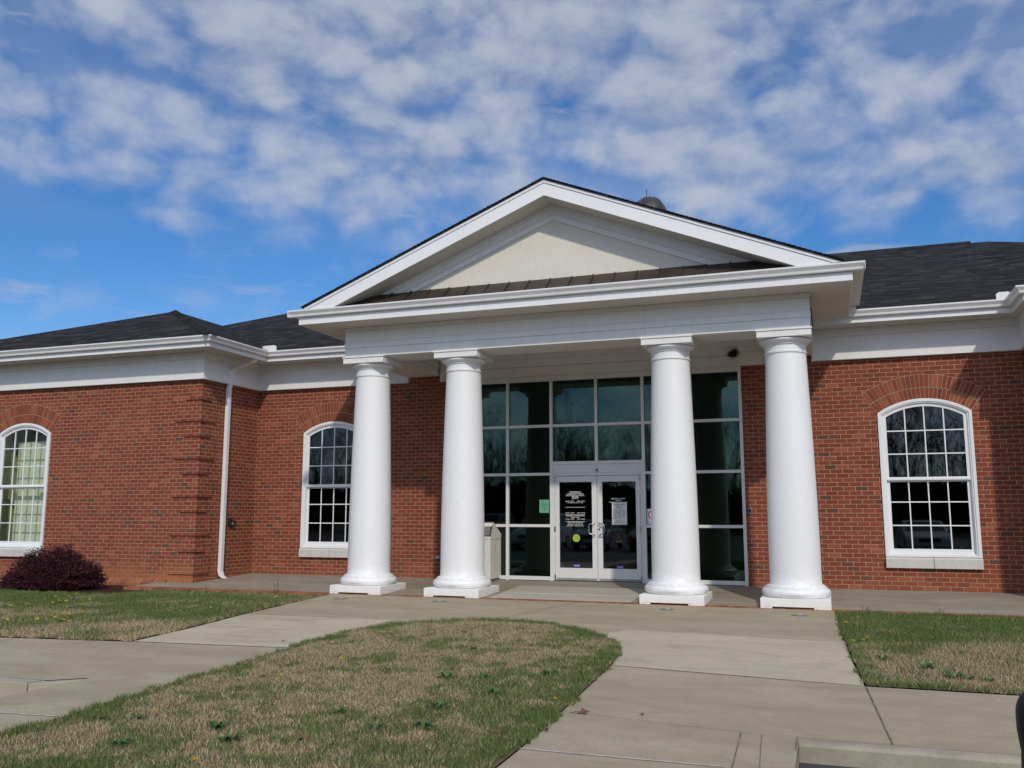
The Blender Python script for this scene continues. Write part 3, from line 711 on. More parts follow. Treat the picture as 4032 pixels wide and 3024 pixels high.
def text(body, x, z, size, mat_, parent, y=-.006, width=None, align='CENTER', name='lettering', ext=.0006, spacing=1.0):
    cu = bpy.data.curves.new(name, 'FONT'); cu.body = body; cu.size = size; cu.align_x = align; cu.extrude = ext; cu.space_line = spacing
    cu.materials.append(M[mat_]); o = bpy.data.objects.new(name, cu); o.location = (x, y, z); o.rotation_euler = (R(90), 0, 0); link(o, parent)
    bpy.context.view_layer.update()
    if width: o.scale = (width / max(o.dimensions.x, 1e-4), 1, 1)
    me = bpy.data.meshes.new_from_object(o.evaluated_get(bpy.context.evaluated_depsgraph_get()))
    q = bpy.data.objects.new(name, me); q.location = o.location; q.rotation_euler = o.rotation_euler; q.scale = o.scale
    bpy.data.objects.remove(o); return link(q, parent)
text('4', 0, 2.265, .142, 'letter_black', SFO, y=-.0165, name='house_number', ext=.003).scale = (.9, 1, 1)

def door(x0, x1, pull):
    d = MB(); y0, y1 = -.022, .028
    gx0, gx1 = (x0 + .093, x1 - .108) if pull > 0 else (x0 + .108, x1 - .093)
    d.box(x0, gx0, y0, y1, .028, 2.196); d.box(gx1, x1, y0, y1, .028, 2.196); d.box(gx0, gx1, y0 + .001, y1 - .001, .028, .28); d.box(gx0, gx1, y0 + .001, y1 - .001, 2.072, 2.196)
    D_ = d.build('door', M['frame_white'], bld, bevel=0.003)
    MB().box(gx0 - .004, gx1 + .004, .004, .010, .276, 2.076).build('pane', M['glass_dark'], D_)
    MB().box(gx0 + .002, gx1 - .002, .05, .085, 1.045, 1.118).build('push_bar', M['bar_green'], D_)
    MB().box(x0 + .03, x1 - .02, y0 - .006, y0 - .001, .032, .075).build('sweep', M['grey_box'], D_)
    hx = x1 - .055 if pull > 0 else x0 + .055; s = -1 if pull > 0 else 1
    h = MB(); pts = [(hx, y0, 1.215), (hx, y0 - .055, 1.213), (hx + s * .03, y0 - .075, 1.20), (hx + s * .085, y0 - .08, 1.19), (hx + s * .105, y0 - .08, 1.165), (hx + s * .105, y0 - .08, 1.02), (hx + s * .085, y0 - .08, .992), (hx + s * .03, y0 - .075, .982), (hx, y0 - .055, .968), (hx, y0, .966)]
    h.tube(pts, .0125, 10); h.build('handle', M['steel'], D_)
    xx = x0 if pull > 0 else x1
    for zz in (2.15, 1.09, .09):
        hi = MB(); hi.box(xx - .016, xx + .016, y0 - .028, y0 - .001, zz - .055, zz + .055); hi.build('hinge', M['steel'], D_, bevel=0.004)
    if pull < 0:
        lk = MB(); lk.tube([(x0 + .038, y0 - .012, 1.085), (x0 + .038, y0, 1.085)], .019, 16); lk.build('lock', M['black_plastic'], D_)
    return D_
dl = door(-.917, -.004, 1); dr = door(.004, .917, -1)
dl['label'] = 'left leaf with opening hours lettering'; dr['label'] = 'right leaf with county library lettering'
# lettering on the left leaf, x -0.69 .. -0.27
LX = -.48; W_ = 'letter_white'
text('POWDERSVILLE', LX, 1.842, .048, W_, dl, width=.25); text('GOVERNMENT OFFICES', LX, 1.800, .048, W_, dl, width=.36)
text('TREASURER', LX, 1.742, .044, W_, dl, width=.155); text('(864) 260-4437', LX, 1.716, .026, W_, dl, width=.145)
text('8:30 AM - 12:00 PM', LX - .115, 1.655, .033, W_, dl, width=.19); text('1:00 PM - 4:00 PM', LX + .125, 1.655, .033, W_, dl, width=.175)
text('TAX PAYMENTS NOT ACCEPTED AT THIS OFFICE', LX, 1.628, .022, W_, dl, width=.34)
text('8:30 AM - 12:00 PM', LX - .115, 1.412, .033, W_, dl, width=.19); text('1:00 PM - 4:00 PM', LX + .125, 1.412, .033, W_, dl, width=.175)
text("MAGISTRATE'S COURT AND OFFICE,", LX, 1.350, .042, W_, dl, width=.42); text('MONDAY - FRIDAY', LX, 1.318, .032, W_, dl, width=.19)
text('8:30 AM - 12:00 PM', LX - .115, 1.282, .033, W_, dl, width=.19); text('1:00 PM - 5:00 PM', LX + .125, 1.282, .033, W_, dl, width=.175)
text('DUE TO LIMITED STAFFING, THE', LX, 1.212, .034, W_, dl, width=.33); text('BUILDING IS CLOSED EACH DAY', LX, 1.177, .034, W_, dl, width=.33); text('FROM 12:00 PM - 1:00 PM FOR LUNCH.', LX, 1.142, .034, W_, dl, width=.37)
for zz in (1.783, 1.540, 1.386, 1.243): MB().box(LX - .213, LX + .213, -.0065, -.005, zz - .003, zz + .003).build('rule', M[W_], dl)
RX = .455
text('ANDERSON COUNTY', RX, 1.700, .044, W_, dr, width=.305); text('LIBRARY', RX, 1.660, .044, W_, dr, width=.135)
MB().box(.257, .653, -.0065, -.005, 1.641, 1.648).build('rule', M[W_], dr)
MB().box(-.775, -.463, .012, .03, 2.007, 2.062).build('door_closer', M['bar_green'], dl)

# ---- interior: floor, ceiling and rear walls, left dark
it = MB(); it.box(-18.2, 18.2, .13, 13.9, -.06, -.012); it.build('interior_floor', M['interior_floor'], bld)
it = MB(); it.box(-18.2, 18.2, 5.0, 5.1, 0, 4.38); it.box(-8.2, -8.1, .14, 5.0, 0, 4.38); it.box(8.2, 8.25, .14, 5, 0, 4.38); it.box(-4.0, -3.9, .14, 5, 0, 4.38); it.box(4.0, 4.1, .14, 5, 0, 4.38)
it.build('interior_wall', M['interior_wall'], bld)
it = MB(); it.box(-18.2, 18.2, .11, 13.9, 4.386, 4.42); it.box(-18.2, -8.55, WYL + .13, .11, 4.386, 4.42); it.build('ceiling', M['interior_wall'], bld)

# ---- roof cupola: low ribbed metal dome with a lightning rod
cx, cy = -.03, 6.9
cu = MB(); prof = [(.52, 8.0), (.52, 10.04)]
for k in range(0, 13): a = R(k * 7.5); prof.append((.52 * math.cos(a) + .0, 9.95 + .60 * math.sin(a)))
cu.lathe(prof[:2], cx, cy, 12, smooth=False); CU = cu.build('cupola', M['white_paint'], bld)
dm = MB(); dm.lathe([(.54, 10.05)] + [(.535 * math.cos(R(k * 7.5)) + .002, 10.09 + .60 * math.sin(R(k * 7.5))) for k in range(13)], cx, cy, 32); dm.build('dome', M['bronze_dome'], CU)
rb = MB()
for k in range(8):
    g = 2 * math.pi * k / 8 + .35; rb.tube([(cx + .541 * math.cos(R(j * 9)) * math.cos(g), cy + .541 * math.cos(R(j * 9)) * math.sin(g), 10.09 + .606 * math.sin(R(j * 9))) for j in range(11)], .02, 6)
rb.build('dome_rib', M['bronze_rib'], CU)
fr = MB(); fr.tube([(cx - .06, cy, 10.66), (cx - .06, cy, 10.97)], .011, 6); fr.build('lightning_rod', M['bronze_dome'], CU)

# ---- portico slab and brick edging (fixed to the building's ground)
sl = MB(); sl.poly([(-9.35, -2.90), (18.0, -2.90), (18.0, -.0), (WXL, 0), (WXL, WYL), (-9.35, WYL)], lambda x, y: .0365 * y)
sl.build('porch_slab', M['concrete_slab'], None, fix=False)
tag(bpy.data.objects['porch_slab'], 'grey brown concrete porch floor along the brick wall behind the columns', 'pavement', kind='structure')
be = MB(); x = -9.45
while x < 17.9:
    wbr = .095
    be.hexa([(x, -3.10, -.30), (x + wbr, -3.10, -.30), (x, -2.90, -.30), (x + wbr, -2.90, -.30), (x, -3.10, -.112), (x + wbr, -3.10, -.112), (x, -2.90, -.1045), (x + wbr, -2.90, -.1045)]); x += .104
o = be.build('brick_edging', M['brick_clay']); tag(o, 'row of red bricks set on edge along the front of the porch floor', 'edging', kind='structure')
o = MB().box(-9.46, 17.95, -3.092, -2.905, -.31, -.117).build('mortar_bed', M['mortar'], o)
ld = MB(); v = [(-1.33, -2.86, gz(0, -2.86)), (1.31, -2.86, gz(0, -2.86)), (1.31, -1.17, .0), (-1.33, -1.17, .0)]
lz = lambda y: 0.0365 * y + .004 + .03 * max(0, min(1, (y + 2.89) / 1.5))
ld.hexa([(-1.34, -2.88, -.112), (1.30, -2.88, -.112), (-1.34, -1.18, -.08), (1.30, -1.18, -.08), (-1.30, -2.86, lz(-2.86)), (1.24, -2.86, lz(-2.86)), (-1.30, -1.20, lz(-1.2)), (1.24, -1.20, lz(-1.2))])
o = ld.build('ramp', M['concrete_landing']); tag(o, 'pale concrete ramp slab between the two middle columns before the doors', 'ramp', kind='structure')
MB().box(-1.27, 1.22, -2.222, -2.21, -.078, lz(-2.215) + .0035).build('joint', M['joint_pale'], o)

# ------------------------------------------------------------------ ground
ISL = [(2.477, -13.8), (2.477, -12.35), (2.473, -11.77), (2.413, -10.45), (2.341, -8.81), (2.262, -8.06), (2.19, -7.66), (1.985, -7.16), (1.575, -6.60), (1.2, -6.24), (.84, -5.96), (.48, -5.82), (.136, -5.745), (-.2, -5.79), (-.537, -5.91), (-1.025, -6.225),
       (-1.397, -6.81), (-1.58, -7.45), (-1.60, -8.0), (-1.545, -8.84), (-1.45, -10.19), (-1.42, -11.06), (-1.38, -11.87), (-1.33, -12.48), (-1.32, -13.8)]
walk_main = [(-4.45, -3.102), (4.59, -3.102), (4.68, -5.98), (4.755, -7.87), (4.83, -9.15), (30, -9.15), (30, -11.27), (4.31, -11.27), (4.31, -13.8)] + ISL + \
            [(-2.43, -13.8), (-2.43, -11.10), (-2.74, -11.338), (-30, -11.338), (-30, -9.40), (-5.66, -9.33), (-3.77, -9.09), (-3.87, -7.86), (-4.13, -6.30)]
pv = MB(); pv.poly(walk_main, gz); pv.box(4.295, 4.3095, -13.8, -11.41, -.5, -.2485); pv.hexa([(4.29, -13.8, -.26), (4.3095, -13.8, -.26), (4.29, -11.41, -.26), (4.3095, -11.41, -.26), (4.29, -13.8, -.2485), (4.3095, -13.8, -.2485), (4.29, -11.41, -.2185), (4.3095, -11.41, -.2185)])
o = pv.build('pavement', M['concrete'], fix=False); tag(o, 'light grey concrete walks joining in front of the portico', 'pavement', kind='structure'); PAV = o
pp = MB(); pp.poly([(-4.10, -6.30), (-1.55, -6.22), (-1.63, -7.5), (-1.575, -8.9), (-3.75, -9.08), (-3.86, -7.86)], lambda x, y: gz(x, y) + .004)
pp.poly([(1.95, -6.15), (4.66, -6.42), (4.75, -7.87), (4.80, -9.13), (2.37, -8.84), (2.29, -8.06), (2.22, -7.66), (2.02, -7.16), (1.68, -6.68)], lambda x, y: gz(x, y) + .004)
pp.build('slab_panel', M['concrete_pale'], PAV, fix=False)
def strip(mb, pts, w_, dz):
    for (xa, ya), (xb, yb) in zip(pts, pts[1:]):
        d = Vector((xb - xa, yb - ya)).normalized(); n = Vector((d.y, -d.x)) * w_ / 2
        c = [(xa - n.x, ya - n.y), (xa + n.x, ya + n.y), (xb + n.x, yb + n.y), (xb - n.x, yb - n.y)]
        mb.add([(p[0], p[1], gz(*p) + dz) for p in c], [(0, 1, 2, 3)])
jn = MB()
for pts, w_ in (([(2.34, -8.83), (4.83, -9.17)], .008), ([(4.84, -9.17), (4.945, -11.25)], .009), ([(-3.77, -9.10), (-1.60, -8.90)], .010), ([(3.90, -11.24), (3.95, -13.0)], .008), ([(4.05, -11.27), (4.11, -12.4)], .004), ([(4.300, -11.25), (4.301, -11.6)], .006), ([(4.31, -11.262), (30, -11.262)], .006),
                ([(1.90, -6.11), (4.66, -6.43)], .005), ([(-4.10, -6.29), (-1.45, -6.13)], .005), ([(.40, -3.1), (-.15, -5.78)], .012), ([(2.42, -11.0), (4.0, -11.26)], .004), ([(8.4, -9.17), (8.5, -11.2)], .014), ([(-5.4, -9.35), (-5.1, -11.3)], .010)):
    strip(jn, pts, w_, .008)
jn.build('joint', M['joint'], PAV, fix=False)
jp = MB(); strip(jp, [(2.47, -12.19), (3.88, -12.18)], .014, .008); strip(jp, [(-2.4, -12.57), (-1.36, -12.48)], .014, .008); jp.build('seal_line', M['joint_pale'], PAV, fix=False)
# curbs
cb = MB(); cb.prism([(-11.271, -.5), (-11.271, -.2150), (-11.355, -.2160), (-11.378, -.222), (-11.392, -.240), (-11.405, -.5)], 'x', 4.311, 30); o = cb.build('curb', M['concrete_curb']); tag(o, 'stained concrete curb between right sidewalk and the asphalt', 'curb', kind='structure')
cb = MB(); cb.prism([(-30, -11.335), (-2.78, -11.335), (-2.72, -11.36), (-2.45, -11.13), (-2.42, -11.16), (-2.62, -11.45), (-2.80, -11.53), (-30, -11.53)], 'z', -.5, -.2175)
o = cb.build('curb', M['concrete_curb'], bevel=0.006); tag(o, 'curb end with flared corner beside the left sidewalk', 'curb', kind='structure')
MB().box(-2.79, -2.775, -11.525, -11.34, -.45, -.2155).build('joint', M['joint'], o)
rp = MB(); rp.add([(-2.425, -11.14, gz(0, -11.14)), (-2.425, -13.8, gz(0, -13.8)), (-3.05, -13.8, ASPH + .004), (-3.05, -11.45, -.405), (-30, -11.45, -.405), (-30, -13.8, ASPH + .004)], [(0, 3, 2, 1), (3, 4, 5, 2)])
o = rp.build('gutter_pan', M['concrete'], fix=False); tag(o, 'concrete gutter sloping away below the left curb end', 'pavement', kind='structure')
o = MB().poly([(-70, -55), (70, -55), (70, -10.6), (-2.3, -10.6), (-2.3, -13.8), (-70, -13.8)], lambda x, y: ASPH).build('road', M['asphalt'], fix=False)
tag(o, 'dark asphalt of the car park showing below the right curb', 'road', kind='structure')
o = MB().add([(-600, -600, -.50), (600, -600, -.50), (600, 600, -.50), (-600, 600, -.50)], [(0, 1, 2, 3)]).build('ground', M['field'], fix=False)
tag(o, 'open grassy ground around the building', 'ground', kind='structure')
LL = [(-30, -4.42), (-8.7, -4.42), (-8.45, -3.115), (-4.47, -3.115), (-4.15, -6.30), (-3.89, -7.86), (-3.79, -9.07), (-5.66, -9.31), (-30, -9.38)]
RL = [(4.61, -3.115), (30, -3.115), (30, -9.13), (4.85, -9.13), (4.775, -7.87), (4.70, -5.98)]
def lz_l(x, y): return gz(x, y) - .055 * max(0, min(1, (y + 5.2) / 1.6)) * (1 if x < 0 else .35) + .008
def lz_i(x, y): return gz(x, y) + .012
def subpoly(poly, zf, step=.5):
    m = MB(); m.poly(poly, zf); return m
for nm, P_, zf, lab in (('lawn', LL, lz_l, 'lawn soil between left sidewalk and the brick wing'), ('lawn', ISL, lz_i, 'lawn soil of the rounded island between the two walks'), ('lawn', RL, lz_l, 'lawn soil at the right between porch and sidewalk')):
    m = MB(); bm = bmesh.new(); vv = [bm.verts.new((x, y, 0)) for x, y in P_]; bm.faces.new(vv)
    xs = [p[0] for p in P_]; ys = [p[1] for p in P_]
    for c in np.arange(max(min(xs), -14) + .4, min(max(xs), 14), .6): bmesh.ops.bisect_plane(bm, geom=bm.verts[:] + bm.edges[:] + bm.faces[:], plane_co=(c, 0, 0), plane_no=(1, 0, 0))
    for c in np.arange(min(ys) + .3, max(ys), .5): bmesh.ops.bisect_plane(bm, geom=bm.verts[:] + bm.edges[:] + bm.faces[:], plane_co=(0, c, 0), plane_no=(0, 1, 0))
    bmesh.ops.triangulate(bm, faces=bm.faces[:])
    for q in bm.verts: q.co.z = zf(q.co.x, q.co.y)
    for fc in bm.faces:
        fc.normal_update()
        if fc.normal.z < 0: fc.normal_flip()
    me = bpy.data.meshes.new(nm); bm.to_mesh(me); bm.free(); me.materials.append(M['soil']); o = link(bpy.data.objects.new(nm, me)); tag(o, lab, 'lawn', kind='structure')
mu = MB(); mu.poly([(-30, WYL - .13), (-9.46, WYL - .13), (-9.46, -3.1), (-8.45, -3.11), (-8.7, -4.5), (-30, -4.5)], lambda x, y: -.165 + (y + 2.2) * .005)
o = mu.build('mulch_bed', M['mulch'], fix=False); tag(o, 'dark bark mulch bed under the purple shrub', 'mulch', kind='structure')

# ------------------------------------------------------------------ grass
nr = np.random.default_rng(5)
def vnoise(x, y, s, seed):
    g = np.random.default_rng(seed).random((256, 256)); u = x / s + 500.3; v_ = y / s + 500.7
    i = np.floor(u).astype(int); j = np.floor(v_).astype(int); a = u - i; b = v_ - j; a = a * a * (3 - 2 * a); b = b * b * (3 - 2 * b)
    i %= 255; j %= 255
    return (g[i, j] * (1 - a) + g[i + 1, j] * a) * (1 - b) + (g[i, j + 1] * (1 - a) + g[i + 1, j + 1] * a) * b
def inside(px, py, poly):
    r = np.zeros(len(px), bool); n = len(poly)
    for k in range(n):
        x0, y0 = poly[k]; x1, y1 = poly[(k + 1) % n]
        c = ((y0 > py) != (y1 > py)) & (px < (x1 - x0) * (py - y0) / (y1 - y0 + 1e-12) + x0); r ^= c
    return r
def edge_dist(px, py, poly):
    d = np.full(len(px), 9.0); n = len(poly)
    for k in range(n):
        x0, y0 = poly[k]; x1, y1 = poly[(k + 1) % n]; ex_, ey_ = x1 - x0, y1 - y0; L2 = ex_ * ex_ + ey_ * ey_ + 1e-9
        t_ = np.clip(((px - x0) * ex_ + (py - y0) * ey_) / L2, 0, 1); d = np.minimum(d, np.hypot(px - x0 - t_ * ex_, py - y0 - t_ * ey_))
    return d
def grass(poly, xr, yr, dens_, zf, green_f, hgt, wid, label):
    n = int((xr[1] - xr[0]) * (yr[1] - yr[0]) * dens_); px = nr.uniform(*xr, n); py = nr.uniform(*yr, n)
    k = inside(px + .16 * (vnoise(px, py, .10, 41) - .5), py + .16 * (vnoise(px, py, .10, 42) - .5), poly); px, py = px[k], py[k]; ed = edge_dist(px, py, poly)
    gr_ = green_f(px, py, ed); isg = nr.random(len(px)) < gr_; thin = (vnoise(px, py, .22, 31) * .6 + vnoise(px, py, .07, 32) * .4)
    keep = isg | (nr.random(len(px)) < .35 + 1.0 * thin); px, py, isg, ed = px[keep], py[keep], isg[keep], ed[keep]; n = len(px)
    z = np.array([zf(a, b) for a, b in zip(px, py)])
    h = hgt * nr.uniform(.45, 1.25, n) * np.where(isg, 1.0, .8) * (1 + .2 * (ed < .10)); wd = wid * nr.uniform(.6, 1.3, n) * np.where(isg, 1.25, 1.0)
    th = nr.uniform(0, 2 * np.pi, n); ph = nr.uniform(0, 2 * np.pi, n); lean = nr.uniform(.15, 1.25, n) * h
    dxx, dyy = np.cos(th) * wd / 2, np.sin(th) * wd / 2
    V = np.empty((n, 3, 3)); V[:, 0] = np.stack([px - dxx, py - dyy, z - .004], 1); V[:, 1] = np.stack([px + dxx, py + dyy, z - .004], 1)
    V[:, 2] = np.stack([px + np.cos(ph) * lean, py + np.sin(ph) * lean, z + h], 1)
    me = bpy.data.meshes.new('grass'); me.vertices.add(n * 3); me.vertices.foreach_set('co', V.reshape(-1).astype(np.float32))
    me.loops.add(n * 3); me.loops.foreach_set('vertex_index', np.arange(n * 3, dtype=np.int32)); me.polygons.add(n); me.polygons.foreach_set('loop_start', np.arange(n, dtype=np.int32) * 3)
    a = me.attributes.new('green', 'FLOAT', 'POINT'); a.data.foreach_set('value', np.repeat(isg * nr.uniform(.75, 1, n), 3).astype(np.float32))
    b = me.attributes.new('rnd', 'FLOAT', 'POINT'); b.data.foreach_set('value', np.repeat(nr.random(n), 3).astype(np.float32))
    me.update(calc_edges=True); me.validate(); me.materials.append(M['grass_blade'])
    o = link(bpy.data.objects.new('grass', me)); tag(o, label, 'grass', kind='stuff'); return o
def sstep(x, a, b): t_ = np.clip((x - a) / (b - a), 0, 1); return t_ * t_ * (3 - 2 * t_)
def g_isl(x, y, ed):
    n = vnoise(x, y, .50, 1) * .40 + vnoise(x, y, .16, 2) * .60; rightside = sstep(x, .9, 2.3) * .24; nearb = sstep(-y, 10.5, 13) * .06
    w_ = .10 + .42 * vnoise(x, y, .55, 8) ** 1.5
    return np.clip(.13 + .60 * sstep(n + rightside + nearb, .48, .80) + .85 * sstep(w_ - ed, 0.0, .12) * (.55 + .45 * sstep(n, .35, .5)), 0, 1)
def g_left(x, y, ed):
    n = vnoise(x, y, .9, 3) * .6 + vnoise(x, y, .25, 4) * .4
    band = sstep(y + (x + 7) * .10 + 1.1 * (vnoise(x, y, .6, 13) - .5), -7.7, -6.3)
    return np.clip(.14 + .70 * band * (.65 + .6 * n) + .5 * sstep(n, .45, .75) - .25 * sstep(-n, -.38, -.25), 0, 1)
def g_right(x, y, ed):
    n = vnoise(x, y, .7, 5) * .6 + vnoise(x, y, .25, 6) * .4
    band = sstep(y + 1.3 * (vnoise(x, y, .5, 14) - .5), -6.9, -5.2)
    return np.clip(.14 + .72 * band * (.65 + .6 * n) + .6 * sstep(n, .45, .75) + .4 * sstep(-ed, -.25, -.05), 0, 1)
grass(ISL, (-1.7, 2.6), (-13.75, -5.7), 7200, lz_i, g_isl, .037, .0058, 'dry tan and green grass of the rounded island between the two walks')
grass(LL, (-13.5, -3.7), (-9.4, -3.1), 4200, lz_l, g_left, .048, .0072, 'green grass before the brick wing at the left')
grass(RL, (4.6, 9.5), (-9.15, -3.1), 4800, lz_l, g_right, .046, .0064, 'green and tan grass at the right between porch and sidewalk')

# dandelions, each a stem and a yellow head
def dandelion_proto():
    s = MB(); s.tube([(0, 0, 0), (.004, 0, .03), (.002, .003, .062)], .0022, 5); o = s.build('dandelion', M['stem_green'])
    h = MB()
    for k in range(15):
        a = 2 * math.pi * k / 15; r = .021 if k % 2 else .015; zz = .066 if k % 2 else .072
        p = Vector((.002, .003, .060)); q0 = p + Vector((math.cos(a - .2) * r, math.sin(a - .2) * r, zz - .06)); q1 = p + Vector((math.cos(a + .2) * r, math.sin(a + .2) * r, zz - .06))
        h.add([p, q0, q1, p + Vector((0, 0, .006))], [(0, 1, 2), (3, 2, 1)])
    h.build('flower_head', M['flower_yellow'], o); return o
dp = dandelion_proto()
DL = [(-9.28, -5.55), (-8.8, -5.49), (-8.67, -5.58), (-8.78, -5.28), (-8.56, -5.41), (-8.57, -5.35), (-8.53, -5.3), (-8.12, -6.22), (-7.94, -6.34), (-7.93, -6.24), (-7.9, -6.21), (-7.8, -6.23), (-7.48, -6.63), (-7.22, -6.55), (-7.19, -6.54), (-7.14, -6.48), (-7.53, -5.99), (-8.18, -6.95), (-8.14, -7.04), (-7.96, -7.04), (-8.25, -6.67), (-8.01, -6.78), (-7.51, -7.04), (-6.4, -7.28), (-6.27, -7.35), (-7.1, -7.85), (-7.01, -7.91), (-6.47, -7.5), (-6.25, -7.67), (-6.17, -7.72), (-6.35, -7.67), (-6.41, -7.86), (-6.14, -7.99), (-5.97, -8.04), (-6.23, -8.23), (-6.53, -8.2), (-6.68, -8.37), (-5.66, -8.2), (-5.56, -8.01), (-4.79, -8.02), (-6.14, -7.91), (-4.58, -4.74), (-5.03, -4.07), (-5.18, -6.26), (-4.75, -6.32)]
DI = [(-.49, -10.7), (-.37, -9.77), (-.69, -12.43), (-.59, -12.31), (.99, -13.1), (.66, -13.38), (2.36, -10.96), (2.1, -10.35)]
DR = [(4.74, -5.1), (4.78, -5.21), (4.92, -6.52), (4.97, -6.41), (4.87, -7.17), (5.0, -7.09), (4.78, -6.74)]
first = True
for pts, lab, zf in ((DL, 'small yellow dandelion in the grass left of the walks', lz_l), (DI, 'small yellow dandelion in the island lawn between the walks', lz_i), (DR, 'small yellow dandelion at the edge of the right lawn', lz_l)):
    for x, y in pts:
        if first: o = dp; first = False
        else: o = dup(dp, None, (0, 0, 0))
        o.location = (x, y, zf(x, y) - .004); sc = rng.uniform(1.1, 1.9) * (.72 if zf is lz_i else 1); o.scale = (sc, sc, rng.uniform(.9, 1.35)); o.rotation_euler = (rng.uniform(-.25, .25), rng.uniform(-.25, .25), rng.uniform(0, 6))
        tag(o, lab, 'flower', 'dandelions in the lawns')
def weed_proto():
    m = MB()
    for k in range(26):
        a = rng.uniform(0, 6.283); L_ = rng.uniform(.05, .13); w_ = rng.uniform(.010, .022); up = rng.uniform(.15, .9)
        d = Vector((math.cos(a), math.sin(a), 0)); sd2 = Vector((-d.y, d.x, 0)); c = d * rng.uniform(0, .03)
        p = [c, c + d * L_ * .45 + Vector((0, 0, L_ * up * .6)), c + d * L_ + Vector((0, 0, L_ * up * .55))]
        m.add([p[0] - sd2 * w_ * .3, p[0] + sd2 * w_ * .3, p[1] + sd2 * w_, p[1] - sd2 * w_, p[2]], [(0, 1, 2, 3), (3, 2, 4)])
    return m.build('weed', M['weed_green'])
wp = weed_proto(); first = True
for pts, lab, zf in (([(1.0, -10.07), (1.27, -12.07), (.6, -8.44), (-.67, -12.38), (-.94, -12.51), (1.31, -9.94), (.74, -11.7), (-.23, -13.05), (.12, -12.42), (1.6, -11.89), (1.46, -11.29), (.43, -12.7), (1.9, -9.6), (1.7, -10.6)], 'low dark green broadleaf weed in the island lawn', lz_i),
                     ([(5.79, -8.57), (5.46, -8.05), (5.06, -7.62), (5.95, -8.62), (5.65, -8.5)], 'low dark green broadleaf weed in the right lawn', lz_l)):
    for x, y in pts:
        if first: o = wp; first = False
        else: o = dup(wp, None, (0, 0, 0))
        o.location = (x, y, zf(x, y) + .006); sc = rng.uniform(.55, 1.0); o.scale = (sc, sc, sc); o.rotation_euler = (0, 0, rng.uniform(0, 6)); tag(o, lab, 'weed', 'broadleaf weeds in the lawns')
# spindly weeds along the porch edging
for x, y, h_, lab in ((-5.6, -3.25, .30, 'tall thin weed at the porch edge under the left brick wall'), (5.05, -3.3, .16, 'clover sprigs at the porch edge beside the right column'), (6.1, -3.25, .14, 'clover sprigs at the porch edge under the right window'), (-7.2, -3.3, .18, 'low purple weed at the porch edge near the shrub')):
    m = MB()
    for k in range(5):
        a = rng.uniform(0, 6.28); e_ = Vector((math.cos(a) * .05, math.sin(a) * .05, h_ * rng.uniform(.6, 1))); b_ = Vector((rng.uniform(-.05, .05), rng.uniform(-.03, .03), 0)); m.tube([b_, b_ + e_ * .5 + Vector((0, 0, .02)), b_ + e_], .002, 4)
        for j in range(7):
            c = b_ + e_ * rng.uniform(.4, 1); s_ = .012; m.add([c, c + Vector((rng.uniform(-s_, s_), rng.uniform(-s_, s_), s_)), c + Vector((rng.uniform(-s_, s_), rng.uniform(-s_, s_), s_ * .3))], [(0, 1, 2)])
    o = m.build('weed_stalk', M['weed_green'], None, (x, y, lz_l(x, y))); tag(o, lab, 'weed')
# fallen leaves
def leaf_proto():
    m = MB(); n = 9; pts = []
    for k in range(n):
        a = 2 * math.pi * k / n; r = .05 * (1 if k % 2 else .55); pts.append((r * 1.3 * math.cos(a), r * math.sin(a), .012 + .012 * math.sin(3 * a)))
    m.add(pts + [(0, 0, .006)], [(k, (k + 1) % n, n) for k in range(n)]); m.tube([(.05, 0, .01), (.10, .015, .005)], .003, 4); return m.build('fallen_leaf', M['dry_leaf'], fix=False)
lp = leaf_proto(); first = True
for x, y, lab in ((2.62, -11.02, 'curled brown dead leaf on the walk beside the island'), (3.09, -10.93, 'tiny brown twig of a leaf on the right walk'), (-.74, -10.64, 'brown fallen leaf in the island lawn'), (1.41, -11.22, 'brown fallen leaf in the island lawn'), (2.2, -11.9, 'brown fallen leaf in the island lawn'), (.91, -12.51, 'brown fallen leaf in the island lawn'), (-1.94, -8.48, 'small dark leaf on the left walk')):
    if first: o = lp; first = False
    else: o = dup(lp, None, (0, 0, 0))
    o.location = (x, y, gz(x, y) + (.03 if -1.4 < x < 2.4 else .008)); o.rotation_euler = (rng.uniform(-.3, .3), rng.uniform(-.3, .3), rng.uniform(0, 6)); sc = .45 if '3.09' in str(x) or x == -1.94 else rng.uniform(.8, 1.1); o.scale = (sc, sc, sc)
    tag(o, lab, 'leaf', 'fallen leaves in the island lawn' if 'island lawn' in lab else None)

